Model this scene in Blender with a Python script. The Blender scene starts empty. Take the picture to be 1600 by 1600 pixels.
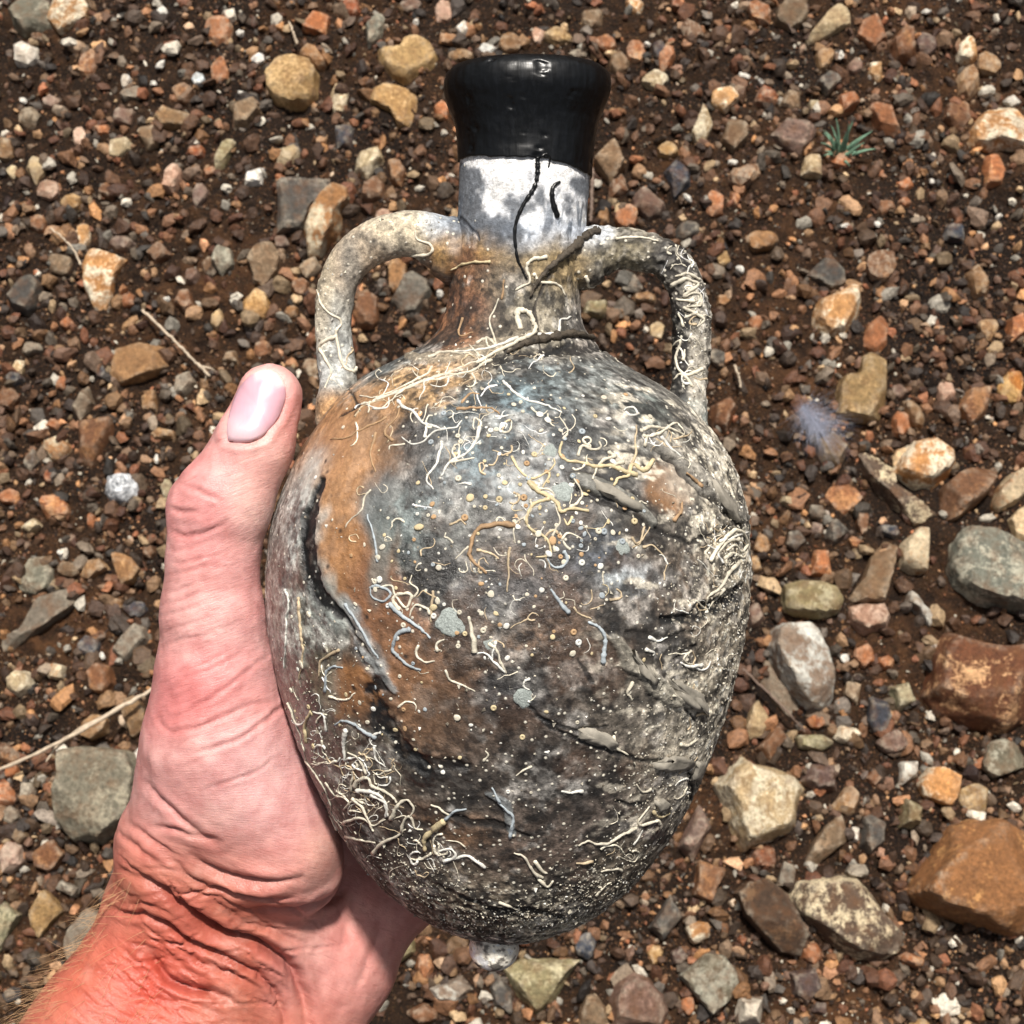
import bpy, bmesh, math, random
import numpy as np
from mathutils import Vector, Matrix
from mathutils.bvhtree import BVHTree

# ------------------------------------------------------------------ camera, world, sun, exposure
SC = bpy.context.scene
COL = SC.collection
S = 0.00018            # metres per photo pixel at the distance of the amphora
D = 0.45               # camera to amphora axis
H = 1.15               # camera above the ground
TILT = math.radians(16)

cam_d = bpy.data.cameras.new('camera')
cam = bpy.data.objects.new('camera', cam_d)
COL.objects.link(cam)
cam.location = (0, 0, H)
cam.rotation_euler = (TILT, 0, 0)
cam_d.sensor_width = 36
cam_d.lens = 18.0 * D / (800 * S)
cam_d.clip_start = 0.01
cam_d.clip_end = 500
cam_d.dof.use_dof = True
cam_d.dof.focus_distance = D - 0.045
cam_d.dof.aperture_fstop = cam_d.lens / 1.0
SC.camera = cam

SUN_EL = math.radians(68)
SUN_AZ = math.radians(8)           # from +y (photo top), a little towards +x (photo right)
world = bpy.data.worlds.new('World')
SC.world = world
world.use_nodes = True
wn = world.node_tree.nodes
sky = wn.new('ShaderNodeTexSky')
sky.sky_type = 'NISHITA'
sky.sun_disc = False
sky.sun_elevation = SUN_EL
sky.sun_rotation = SUN_AZ
sky.dust_density = 6.0
sky.ozone_density = 0.6
hs = wn.new('ShaderNodeHueSaturation')          # thin overcast: a greyer sky
hs.inputs['Saturation'].default_value = .35
world.node_tree.links.new(sky.outputs[0], hs.inputs['Color'])
world.node_tree.links.new(hs.outputs[0], wn['Background'].inputs[0])
wn['Background'].inputs[1].default_value = 0.05

sun_d = bpy.data.lights.new('sun', 'SUN')
sun_d.energy = 4.0
sun_d.angle = math.radians(4)
sun_d.color = (1.0, 0.94, 0.86)
sun = bpy.data.objects.new('sun', sun_d)
COL.objects.link(sun)
sd = Vector((math.sin(SUN_AZ) * math.cos(SUN_EL), math.cos(SUN_AZ) * math.cos(SUN_EL), math.sin(SUN_EL)))
sun.rotation_euler = sd.to_track_quat('Z', 'Y').to_euler()
sun.location = (0, 0, 3)

SC.view_settings.view_transform = 'Standard'
SC.view_settings.look = 'None'
SC.view_settings.exposure = 0.50
SC.view_settings.gamma = 1.0
SC.view_settings.use_curve_mapping = False

# ------------------------------------------------------------------ helpers
RNG = np.random.default_rng(11)
random.seed(11)
CR = Matrix.Rotation(TILT, 3, 'X')
CRn = np.array(CR)
CLOC = np.array((0, 0, H))


def L2W(p):                      # held frame (x right, y up the picture, z to the camera) -> world
    p = np.asarray(p, float)
    q = p.copy()
    q[..., 2] -= D
    return q @ CRn.T + CLOC


HELD = Matrix.Translation(Vector(CLOC) + CR @ Vector((0, 0, -D))) @ CR.to_4x4()


def L(px, py, z=0.0):            # photo position + height towards the camera -> held frame
    f = S * (D - z) / D
    return np.array(((px - 800) * f, (800 - py) * f, z))


def proj(p):                     # held frame -> photo position
    f = S * (D - p[..., 2]) / D
    return 800 + p[..., 0] / f, 800 - p[..., 1] / f


def G(px, py, z=0.0):            # photo position -> point on the ground at height z
    d = CRn @ np.array(((px - 800) * S, (800 - py) * S, -D))
    t = (z - H) / d[2]
    return CLOC + d * t


def lin(c):
    if isinstance(c, str):
        c = [int(c[i:i + 2], 16) / 255 for i in (1, 3, 5)]
    return np.array([x / 12.92 if x <= .04045 else ((x + .055) / 1.055) ** 2.4 for x in c])


def _hash(ix, iy, iz, seed):
    h = (ix * 374761393 + iy * 668265263 + iz * 1274126177 + seed * 974634599) & 0xffffffff
    h = ((h ^ (h >> 13)) * 1274126177) & 0xffffffff
    h = ((h ^ (h >> 16)) * 2246822519) & 0xffffffff
    return ((h ^ (h >> 15)) & 0xffffff) / float(0xffffff)


def vnoise(p, seed=0):
    p = np.asarray(p, float)
    i = np.floor(p).astype(np.int64)
    f = p - i
    u = f * f * (3 - 2 * f)
    r = 0
    for a in (0, 1):
        wa = u[:, 0] if a else 1 - u[:, 0]
        for b in (0, 1):
            wb = u[:, 1] if b else 1 - u[:, 1]
            for c in (0, 1):
                wc = u[:, 2] if c else 1 - u[:, 2]
                r = r + wa * wb * wc * _hash(i[:, 0] + a, i[:, 1] + b, i[:, 2] + c, seed)
    return r


def fbm(p, octs=4, seed=0, gain=.5):
    p = np.asarray(p, float)
    r, a, t = 0, 1.0, 0
    for o in range(octs):
        r = r + a * vnoise(p * 2.03 ** o + o * 17.3, seed + o)
        t += a
        a *= gain
    return r / t


def sstep(a, b, x):
    t = np.clip((x - a) / (b - a), 0, 1)
    return t * t * (3 - 2 * t)


def make_mesh(name, verts, faces, smooth=True):
    """faces: array (n,3) or (n,4), or a list of such arrays"""
    me = bpy.data.meshes.new(name)
    verts = np.asarray(verts, np.float32)
    fl = faces if isinstance(faces, list) else [faces]
    fl = [np.asarray(f, np.int32) for f in fl if len(f)]
    me.vertices.add(len(verts))
    me.vertices.foreach_set('co', verts.ravel())
    nl = sum(f.size for f in fl)
    nf = sum(len(f) for f in fl)
    me.loops.add(nl)
    me.polygons.add(nf)
    me.loops.foreach_set('vertex_index', np.concatenate([f.ravel() for f in fl]))
    tot = np.concatenate([np.full(len(f), f.shape[1], np.int32) for f in fl])
    st = np.concatenate(([0], np.cumsum(tot)[:-1])).astype(np.int32)
    me.polygons.foreach_set('loop_start', st)
    try:
        me.polygons.foreach_set('loop_total', tot)
    except Exception:
        pass
    me.polygons.foreach_set('use_smooth', np.full(nf, smooth, bool))
    me.update(calc_edges=True)
    me.validate()
    return me


def vcol(me, arr, name='tint'):
    a = me.color_attributes.new(name, 'FLOAT_COLOR', 'POINT')
    c = np.ones((len(me.vertices), 4), np.float32)
    c[:, :arr.shape[1]] = arr
    a.data.foreach_set('color', c.ravel())


def vfloat(me, arr, name):
    a = me.attributes.new(name, 'FLOAT', 'POINT')
    a.data.foreach_set('value', np.asarray(arr, np.float32))


def vvec(me, arr, name):
    a = me.attributes.new(name, 'FLOAT_VECTOR', 'POINT')
    a.data.foreach_set('vector', np.asarray(arr, np.float32).ravel())


def link(name, me, mat=None, parent=None):
    o = bpy.data.objects.new(name, me)
    COL.objects.link(o)
    if mat is not None and me is not None and len(me.materials) == 0:
        me.materials.append(mat)
    if parent is not None:
        o.parent = parent
    return o


def tag(o, label=None, cat=None, group=None, kind=None):
    for k, v in (('label', label), ('category', cat), ('group', group), ('kind', kind)):
        if v:
            o[k] = v
    return o


def seg_dist(px, py, pts):
    """distance of each point to a polyline and the parameter 0..1 along it"""
    best = np.full(px.shape, 1e9)
    par = np.zeros(px.shape)
    n = len(pts) - 1
    for i in range(n):
        ax, ay = pts[i]
        bx, by = pts[i + 1]
        dx, dy = bx - ax, by - ay
        t = np.clip(((px - ax) * dx + (py - ay) * dy) / (dx * dx + dy * dy + 1e-9), 0, 1)
        d = np.hypot(px - ax - t * dx, py - ay - t * dy)
        m = d < best
        best = np.where(m, d, best)
        par = np.where(m, (i + t) / n, par)
    return best, par


def catmull(pts, n):
    pts = np.asarray(pts, float)
    if len(pts) < 3:
        t = np.linspace(0, 1, max(n, 2))[:, None]
        return pts[0] * (1 - t) + pts[-1] * t
    P = np.vstack([2 * pts[0] - pts[1], pts, 2 * pts[-1] - pts[-2]])
    out = []
    for i in range(1, len(P) - 2):
        k = max(2, int(round(n / (len(pts) - 1))))
        t = np.linspace(0, 1, k, endpoint=False)[:, None]
        a, b, c, d = P[i - 1], P[i], P[i + 1], P[i + 2]
        out.append(.5 * (2 * b + (c - a) * t + (2 * a - 5 * b + 4 * c - d) * t * t + (3 * b - a - 3 * c + d) * t ** 3))
    out.append(pts[-1:])
    return np.vstack(out)


def tube_arrays(path, rad, sides=6, caps=True, flat=None):
    """swept tube; rad scalar or per-point; returns verts, quads, tris"""
    path = np.asarray(path, float)
    n = len(path)
    rad = np.broadcast_to(np.asarray(rad, float), (n,))
    tan = np.gradient(path, axis=0)
    tan /= np.linalg.norm(tan, axis=1)[:, None] + 1e-12
    up = np.array((0, 0, 1.0))
    if abs(tan[0] @ up) > .9:
        up = np.array((1.0, 0, 0))
    V = []
    nrm = np.cross(tan[0], up)
    nrm /= np.linalg.norm(nrm)
    ang = np.arange(sides) * 2 * math.pi / sides
    for i in range(n):
        nrm = nrm - tan[i] * (nrm @ tan[i])
        nrm /= np.linalg.norm(nrm) + 1e-12
        bi = np.cross(tan[i], nrm)
        ring = path[i] + rad[i] * (np.cos(ang)[:, None] * nrm + np.sin(ang)[:, None] * bi)
        V.append(ring)
    V = np.vstack(V)
    k = np.arange(sides)
    Q = []
    for i in range(n - 1):
        a = i * sides + k
        b = i * sides + (k + 1) % sides
        Q.append(np.stack([a, b, b + sides, a + sides], 1))
    Q = np.vstack(Q)
    T = np.zeros((0, 3), int)
    if caps:
        m = len(V)
        V = np.vstack([V, path[0] - tan[0] * rad[0] * .5, path[-1] + tan[-1] * rad[-1] * .5])
        e = (n - 1) * sides
        T = np.vstack([np.stack([(k + 1) % sides, k, np.full(sides, m)], 1),
                       np.stack([e + k, e + (k + 1) % sides, np.full(sides, m + 1)], 1)])
    return V, Q, T


def ico(level):
    bm = bmesh.new()
    bmesh.ops.create_icosphere(bm, subdivisions=level, radius=1)
    bm.verts.ensure_lookup_table()
    v = np.array([x.co[:] for x in bm.verts])
    f = np.array([[x.index for x in fc.verts] for fc in bm.faces])
    bm.free()
    return v / np.linalg.norm(v, axis=1)[:, None], f


ICO = {k: ico(k) for k in (1, 2, 3, 4, 5)}


# ------------------------------------------------------------------ node helpers
class NT:
    def __init__(s, name):
        s.m = bpy.data.materials.new(name)
        s.m.use_nodes = True
        s.t = s.m.node_tree
        s.b = s.t.nodes['Principled BSDF']

    def n(s, typ, **kw):
        x = s.t.nodes.new('ShaderNode' + typ)
        for k, v in kw.items():
            setattr(x, k, v)
        return x

    def l(s, a, b):
        s.t.links.new(a, b)

    def set(s, node, key, v):
        i = node.inputs[key]
        if hasattr(v, 'is_linked'):
            s.l(v, i)
        else:
            if isinstance(v, (tuple, list, np.ndarray)) and len(v) == 3 and i.type == 'RGBA':
                v = (*[float(x) for x in v], 1)
            i.default_value = v

    def noise(s, vec, scale, detail=4, rough=.55, w=None, dist=0):
        x = s.n('TexNoise')
        if w is not None:
            x.noise_dimensions = '4D'
            s.set(x, 'W', w)
        s.l(vec, x.inputs['Vector'])
        x.inputs['Scale'].default_value = scale
        x.inputs['Detail'].default_value = detail
        x.inputs['Roughness'].default_value = rough
        x.inputs['Distortion'].default_value = dist
        return x.outputs['Fac']

    def ramp(s, fac, stops, interp='LINEAR'):
        x = s.n('ValToRGB')
        x.color_ramp.interpolation = interp
        el = x.color_ramp.elements
        while len(el) < len(stops):
            el.new(.5)
        for e, (p, c) in zip(el, stops):
            e.position = p
            e.color = (c, c, c, 1) if not hasattr(c, '__len__') else (*[float(k) for k in c[:3]], 1)
        s.l(fac, x.inputs[0])
        return x.outputs[0]

    def mix(s, fac, a, b, mode='MIX'):
        x = s.n('MixRGB', blend_type=mode)
        s.set(x, 0, fac)
        s.set(x, 1, a)
        s.set(x, 2, b)
        return x.outputs[0]

    def math(s, op, a, b=0.0, clamp=False):
        x = s.n('Math', operation=op, use_clamp=clamp)
        s.set(x, 0, a)
        s.set(x, 1, b)
        return x.outputs[0]

    def bump(s, h, strength, dist, prev=None):
        x = s.n('Bump')
        x.inputs['Strength'].default_value = strength
        x.inputs['Distance'].default_value = dist
        s.l(h, x.inputs['Height'])
        if prev is not None:
            s.l(prev, x.inputs['Normal'])
        return x.outputs[0]

    def attr(s, name, typ='GEOMETRY'):
        return s.n('Attribute', attribute_name=name, attribute_type=typ)

    def obj(s):
        return s.n('TexCoord').outputs['Object']

# ------------------------------------------------------------------ materials
def mat_soil():
    m = NT('soil')
    v = m.obj()
    big = m.noise(v, 7, 3)
    mid = m.noise(v, 90, 5, .65)
    fine = m.noise(v, 520, 5, .7)
    c = m.ramp(big, [(.35, lin('#1d130d')), (.52, lin('#3a2717')), (.70, lin('#624229'))])
    c = m.mix(m.ramp(mid, [(.36, .85), (.62, 0)]), c, lin('#150d08'))
    c = m.mix(m.ramp(fine, [(.56, 0), (.70, .75)]), c, lin('#8a6242'))
    vor = m.n('TexVoronoi')
    vor.inputs['Scale'].default_value = 430
    m.l(v, vor.inputs['Vector'])
    c = m.mix(m.ramp(vor.outputs['Distance'], [(.12, .7), (.2, 0)]), c, vor.outputs['Color'], 'SOFT_LIGHT')
    m.set(m.b, 'Base Color', c)
    m.set(m.b, 'Roughness', m.ramp(mid, [(.3, .55), (.6, .95)]))
    m.b.inputs['Specular IOR Level'].default_value = .25
    h = m.math('ADD', mid, m.math('MULTIPLY', fine, .45))
    m.set(m.b, 'Normal', m.bump(h, 1.0, .009))
    return m.m


def mat_rock():
    """one rock material; every stone carries its own two colours and patchiness as properties"""
    m = NT('rock')
    v = m.obj()
    oi = m.n('ObjectInfo')
    w = m.math('MULTIPLY', oi.outputs['Random'], 60)
    a = m.attr('tint', 'OBJECT').outputs['Color']
    b = m.attr('tint_two', 'OBJECT').outputs['Color']
    pt = m.attr('patch', 'OBJECT').outputs['Fac']
    blot = m.noise(v, 42, 6, .62, w, .6)
    fine = m.noise(v, 330, 6, .72, w)
    grain = m.noise(v, 1500, 3, .7, w)
    thr = m.math('SUBTRACT', m.math('ADD', blot, m.math('MULTIPLY', m.math('SUBTRACT', fine, .5), .5)), m.math('SUBTRACT', 1.0, pt))
    f = m.n('MapRange', interpolation_type='SMOOTHSTEP')
    m.set(f, 0, thr)
    f.inputs[1].default_value = -.05
    f.inputs[2].default_value = .07
    c = m.mix(f.outputs[0], a, b)
    c = m.mix(1.0, c, m.ramp(fine, [(.27, .34), (.5, 1.0), (.72, 1.6)]), 'MULTIPLY')
    c = m.mix(1.0, c, m.ramp(grain, [(.3, .7), (.5, 1.0), (.7, 1.25)]), 'MULTIPLY')
    geo = m.n('NewGeometry')
    edge = m.ramp(geo.outputs['Pointiness'], [(.51, 0), (.58, .7)])
    edge = m.math('MULTIPLY', edge, m.ramp(m.noise(v, 200, 4, .7, w), [(.42, 0), (.6, 1)]))
    c = m.mix(edge, c, m.mix(.5, c, lin('#e0d2ba')))
    dirt = m.ramp(m.noise(v, 120, 4, .6, w), [(.46, 0), (.66, .75)])
    c = m.mix(dirt, c, m.mix(.65, c, lin('#6a4628')))
    m.set(m.b, 'Base Color', c)
    m.set(m.b, 'Roughness', m.ramp(blot, [(.3, .42), (.65, .8)]))
    m.b.inputs['Specular IOR Level'].default_value = .4
    h = m.math('ADD', fine, m.math('ADD', m.math('MULTIPLY', grain, .25), m.math('MULTIPLY', blot, .8)))
    m.set(m.b, 'Normal', m.bump(h, .75, .0032))
    return m.m


def mat_gravel():
    m = NT('gravel')
    v = m.obj()
    c = m.attr('tint').outputs['Color']
    fine = m.noise(v, 420, 5, .7)
    c = m.mix(1.0, c, m.ramp(fine, [(.28, .4), (.5, 1.0), (.72, 1.5)]), 'MULTIPLY')
    m.set(m.b, 'Base Color', c)
    m.b.inputs['Roughness'].default_value = .62
    m.set(m.b, 'Normal', m.bump(fine, .6, .002))
    return m.m


def mat_crust():
    """clay body of the amphora: painted tint per vertex, fine mottling and specks in the shader"""
    m = NT('encrusted_clay')
    v = m.obj()
    c = m.attr('tint').outputs['Color']
    gl = m.attr('gloss').outputs['Fac']
    sp = m.attr('speck').outputs['Fac']
    n1 = m.noise(v, 160, 6, .68)
    n2 = m.noise(v, 700, 6, .72)
    n3 = m.noise(v, 2200, 3, .7)
    st = m.ramp(n2, [(.30, .14), (.44, .72), (.56, 1.15), (.72, 2.4)])
    sm = m.attr('smooth').outputs['Fac']
    c = m.mix(m.math('SUBTRACT', 1.0, m.math('MULTIPLY', sm, .6)), c, m.ramp(n1, [(.3, .6), (.5, 1.0), (.72, 1.35)]), 'MULTIPLY')
    c = m.mix(m.math('SUBTRACT', .9, m.math('MULTIPLY', sm, .62)), c, st, 'MULTIPLY')
    # pale grit
    vor = m.n('TexVoronoi')
    vor.inputs['Scale'].default_value = 620
    m.l(v, vor.inputs['Vector'])
    s1 = m.n('SeparateColor')
    m.l(vor.outputs['Color'], s1.inputs[0])
    pick = m.math('LESS_THAN', s1.outputs[0], sp)
    dot = m.math('MULTIPLY', pick, m.ramp(vor.outputs['Distance'], [(.18, 1), (.34, 0)]))
    c = m.mix(m.math('MULTIPLY', dot, .85), c, lin('#e2dccb'))
    vd = m.n('TexVoronoi')
    vd.inputs['Scale'].default_value = 330
    m.l(v, vd.inputs['Vector'])
    s2 = m.n('SeparateColor')
    m.l(vd.outputs['Color'], s2.inputs[0])
    pk = m.math('MULTIPLY', m.math('LESS_THAN', s2.outputs[1], .10), m.ramp(vd.outputs['Distance'], [(.10, .9), (.34, 0)]))
    c = m.mix(pk, c, lin('#191310'))
    m.set(m.b, 'Base Color', c)
    m.set(m.b, 'Roughness', m.math('SUBTRACT', m.ramp(n1, [(.3, .62), (.65, .9)]), m.math('MULTIPLY', gl, .46)))
    m.b.inputs['Specular IOR Level'].default_value = .6
    m.set(m.b, 'Coat Weight', m.math('MULTIPLY', gl, .4))
    m.b.inputs['Coat Roughness'].default_value = .36
    h = m.math('ADD', n2, m.math('ADD', m.math('MULTIPLY', n3, .35), m.math('MULTIPLY', dot, .8)))
    m.set(m.b, 'Normal', m.bump(h, .55, .0009))
    return m.m


def mat_plain(name, col, rough=.6, noise_scale=900, var=(.7, 1.25), bump=.3, dist=.0004, spec=.4):
    m = NT(name)
    v = m.obj()
    n = m.noise(v, noise_scale, 4, .65)
    c = m.mix(1.0, lin(col), m.ramp(n, [(.3, var[0]), (.7, var[1])]), 'MULTIPLY')
    m.set(m.b, 'Base Color', c)
    m.b.inputs['Roughness'].default_value = rough
    m.b.inputs['Specular IOR Level'].default_value = spec
    m.set(m.b, 'Normal', m.bump(n, bump, dist))
    return m.m


def mat_tube():
    m = NT('calcareous_tube')
    v = m.obj()
    a = m.attr('tint', 'OBJECT').outputs['Color']
    n = m.noise(v, 500, 4, .65)
    n2 = m.noise(v, 2600, 3, .7)
    c = m.mix(1.0, a, m.ramp(n, [(.3, .62), (.55, 1.0), (.75, 1.15)]), 'MULTIPLY')
    c = m.mix(m.ramp(n2, [(.58, 0), (.72, .6)]), c, m.mix(.6, c, lin('#6b5a44')))
    m.set(m.b, 'Base Color', c)
    m.b.inputs['Roughness'].default_value = .7
    m.set(m.b, 'Normal', m.bump(n2, .5, .0003))
    return m.m


def mat_wax():
    m = NT('black_wax')
    v = m.obj()
    mp = m.n('Mapping')
    mp.inputs['Scale'].default_value = (900, 55, 900)
    m.l(v, mp.inputs[0])
    streak = m.noise(mp.outputs[0], 1.0, 4, .65)
    mp2 = m.n('Mapping')
    mp2.inputs['Scale'].default_value = (40, 260, 40)
    m.l(v, mp2.inputs[0])
    soft = m.noise(mp2.outputs[0], 1.0, 3, .5)
    dust = m.noise(v, 1700, 4, .7)
    c = m.mix(m.ramp(streak, [(.45, 0), (.8, .5)]), lin('#050607'), lin('#10151c'))
    c = m.mix(m.ramp(dust, [(.70, 0), (.80, .25)]), c, lin('#6a6e74'))
    m.set(m.b, 'Base Color', c)
    m.set(m.b, 'Roughness', m.ramp(streak, [(.35, .30), (.7, .42)]))
    m.b.inputs['Specular IOR Level'].default_value = .5
    h = m.math('ADD', m.math('MULTIPLY', streak, .5), soft)
    m.set(m.b, 'Normal', m.bump(h, .16, .0008))
    return m.m


def mat_skin():
    m = NT('skin')
    v = m.obj()
    c = m.attr('tint').outputs['Color']
    fl = m.attr('flow').outputs['Vector']
    blo = m.noise(v, 55, 5, .65)
    c = m.mix(m.ramp(blo, [(.42, 0), (.62, .40)]), c, m.mix(.6, c, lin('#c4625c')))
    c = m.mix(m.ramp(blo, [(.30, .35), (.45, 0)]), c, m.mix(.6, c, lin('#e2c0b4')))
    mot = m.noise(v, 190, 5, .65)
    c = m.mix(1.0, c, m.ramp(mot, [(.3, (.84, .76, .76)), (.55, (1, 1, 1)), (.75, (1.16, 1.18, 1.16))]), 'MULTIPLY')
    mp = m.n('Mapping')
    mp.inputs['Scale'].default_value = (130, 1100, 130)
    m.l(fl, mp.inputs[0])
    lines = m.noise(mp.outputs[0], 1.0, 4, .62, None, .5)
    mp3 = m.n('Mapping')
    mp3.inputs['Scale'].default_value = (380, 1500, 380)
    mp3.inputs['Rotation'].default_value = (0, 0, .9)
    m.l(fl, mp3.inputs[0])
    cross = m.noise(mp3.outputs[0], 1.0, 3, .6)
    vor = m.n('TexVoronoi', feature='DISTANCE_TO_EDGE')
    vor.inputs['Scale'].default_value = 1500
    m.l(v, vor.inputs['Vector'])
    pore = m.noise(v, 2600, 3, .7)
    cell = m.math('ADD', m.ramp(vor.outputs['Distance'], [(0, 0), (.12, 1)]), m.math('MULTIPLY', pore, 1.2))
    c = m.mix(m.ramp(lines, [(.30, .45), (.42, 0)]), c, m.mix(.5, c, lin('#8a3a30')))
    m.set(m.b, 'Base Color', c)
    m.b.inputs['Subsurface Weight'].default_value = .12
    m.b.inputs['Subsurface Radius'].default_value = (.006, .002, .001)
    m.b.inputs['Subsurface Scale'].default_value = .4
    m.set(m.b, 'Roughness', m.ramp(mot, [(.3, .30), (.7, .46)]))
    m.b.inputs['Specular IOR Level'].default_value = .45
    b1 = m.bump(lines, .17, .0010)
    b2 = m.bump(cross, .22, .0006, b1)
    m.set(m.b, 'Normal', m.bump(cell, .22, .0004, b2))
    return m.m


def mat_nail():
    m = NT('nail')
    v = m.obj()
    c = m.attr('tint').outputs['Color']
    mp = m.n('Mapping')
    mp.inputs['Rotation'].default_value = (0, 0, -.38)
    mp.inputs['Scale'].default_value = (900, 40, 300)
    m.l(v, mp.inputs[0])
    rid = m.noise(mp.outputs[0], 1.0, 3, .5)
    m.set(m.b, 'Base Color', c)
    m.b.inputs['Roughness'].default_value = .36
    m.b.inputs['Subsurface Weight'].default_value = .1
    m.b.inputs['Subsurface Radius'].default_value = (.004, .002, .001)
    m.set(m.b, 'Normal', m.bump(rid, .12, .0003))
    return m.m


def mat_fibre(name, col, alpha=1.0, rough=.5, trans=0.0):
    m = NT(name)
    m.set(m.b, 'Base Color', lin(col))
    m.b.inputs['Roughness'].default_value = rough
    m.b.inputs['Alpha'].default_value = alpha
    m.b.inputs['Transmission Weight'].default_value = trans
    return m.m


M = dict(soil=mat_soil(), rock=mat_rock(), gravel=mat_gravel(), crust=mat_crust(), tube=mat_tube(), wax=mat_wax(),
         skin=mat_skin(), nail=mat_nail(),
         hair=mat_fibre('hair', '#b8936c', 1.0), straw=mat_plain('dry_straw', '#b9a892', .6, 300),
         twig=mat_plain('twig', '#6e5c50', .7, 300), blade=mat_plain('grass_blade', '#6f9078', .55, 200, (.6, 1.3)),
         down=mat_fibre('down', '#c2c7da', .2), flake=mat_plain('clay_flake', '#9c968a', .7, 260, (.6, 1.2)),
         bark=mat_plain('dark_bark', '#4a4238', .75, 420, (.35, 1.5), .9, .001),
         disc=mat_plain('bryozoan', '#a6aeaa', .85, 5.5, (.45, 1.25), .6, .0008))


# ------------------------------------------------------------------ ground
def gz(x, y):
    x, y = np.asarray(x, float), np.asarray(y, float)
    p = np.stack([x.ravel(), y.ravel(), np.zeros(x.size)], 1)
    z = (fbm(p * 5, 2, 5) - .5) * .022 + (fbm(p * 26 + 9, 3, 7) - .5) * .014
    z = z + (fbm(p * 110 + 3, 3, 8) - .5) * .010
    return z.reshape(x.shape)


def build_ground():
    n = 310
    core = np.linspace(-.52, .52, n)
    out = .52 * 1.35 ** np.arange(1, 16)
    ax = np.concatenate([-out[::-1], core, out])
    X, Y = np.meshgrid(ax, ax + .30)
    Z = gz(X, Y)
    Z = Z * np.exp(-np.maximum(np.hypot(X, Y - .3) - 4, 0) / 10)
    V = np.stack([X.ravel(), Y.ravel(), Z.ravel()], 1)
    k = len(ax)
    i, j = np.meshgrid(np.arange(k - 1), np.arange(k - 1))
    a = (j * k + i).ravel()
    F = np.stack([a, a + 1, a + k + 1, a + k], 1)
    o = link('ground', make_mesh('ground', V, F), M['soil'])
    tag(o, 'dark reddish brown soil strewn with gravel', None, None, 'structure')


build_ground()

# ------------------------------------------------------------------ amphora
ATILT = math.radians(5)            # the mouth leans a little towards the camera
cA, sA = math.cos(ATILT), math.sin(ATILT)


def A2L(p):                        # amphora frame -> held frame
    p = np.asarray(p, float)
    q = p.copy()
    q[..., 1] = p[..., 1] * cA - p[..., 2] * sA
    q[..., 2] = p[..., 1] * sA + p[..., 2] * cA
    return q


def axis_row(py):                  # photo row -> (height along the axis, metres per pixel there)
    Y = (800 - np.asarray(py, float)) * S
    ya = Y / (cA + Y * sA / D)
    return ya, S * (D - ya * sA) / D


# photo row, left edge, right edge of body and neck
PROFILE = np.array([
    (238, 719, 921), (262, 718, 922), (300, 717, 920), (330, 716, 917), (350, 714, 916), (375, 710, 913), (400, 706, 911),
    (440, 703, 908), (470, 700, 906), (500, 692, 910), (520, 682, 918), (540, 660, 934), (556, 630, 955), (572, 598, 980),
    (590, 566, 1012), (610, 540, 1046), (630, 520, 1076), (655, 502, 1100), (690, 478, 1127), (730, 455, 1148), (780, 434, 1164),
    (830, 421, 1171), (880, 415, 1173), (930, 415, 1171), (980, 419, 1164), (1030, 428, 1154), (1080, 441, 1141),
    (1130, 457, 1126), (1180, 477, 1107), (1230, 500, 1085), (1280, 527, 1057), (1320, 553, 1030), (1360, 585, 999),
    (1395, 622, 961), (1420, 656, 926), (1438, 690, 893), (1450, 722, 862), (1457, 752, 835), (1460, 775, 812)], float)


def prof(py):
    l = np.interp(py, PROFILE[:, 0], PROFILE[:, 1])
    r = np.interp(py, PROFILE[:, 0], PROFILE[:, 2])
    return l, r


def smooth_prof(n):
    t = np.concatenate(([0], np.cumsum(np.hypot(np.diff(PROFILE[:, 0]), np.diff(PROFILE[:, 1])))))
    P = catmull(PROFILE, 900)
    tt = np.concatenate(([0], np.cumsum(np.hypot(np.diff(P[:, 0]), np.diff(P[:, 1])))))
    u = np.linspace(0, tt[-1], n)
    return np.stack([np.interp(u, tt, P[:, k]) for k in range(3)], 1)


def ell(px, py, cx, cy, rx, ry, ang, soft, wob):
    a = math.radians(ang)
    dx, dy = px - cx, py - cy
    u = (dx * math.cos(a) + dy * math.sin(a)) / rx
    v = (-dx * math.sin(a) + dy * math.cos(a)) / ry
    return 1 - sstep(1 - soft, 1 + soft, np.hypot(u, v) + wob)


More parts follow.
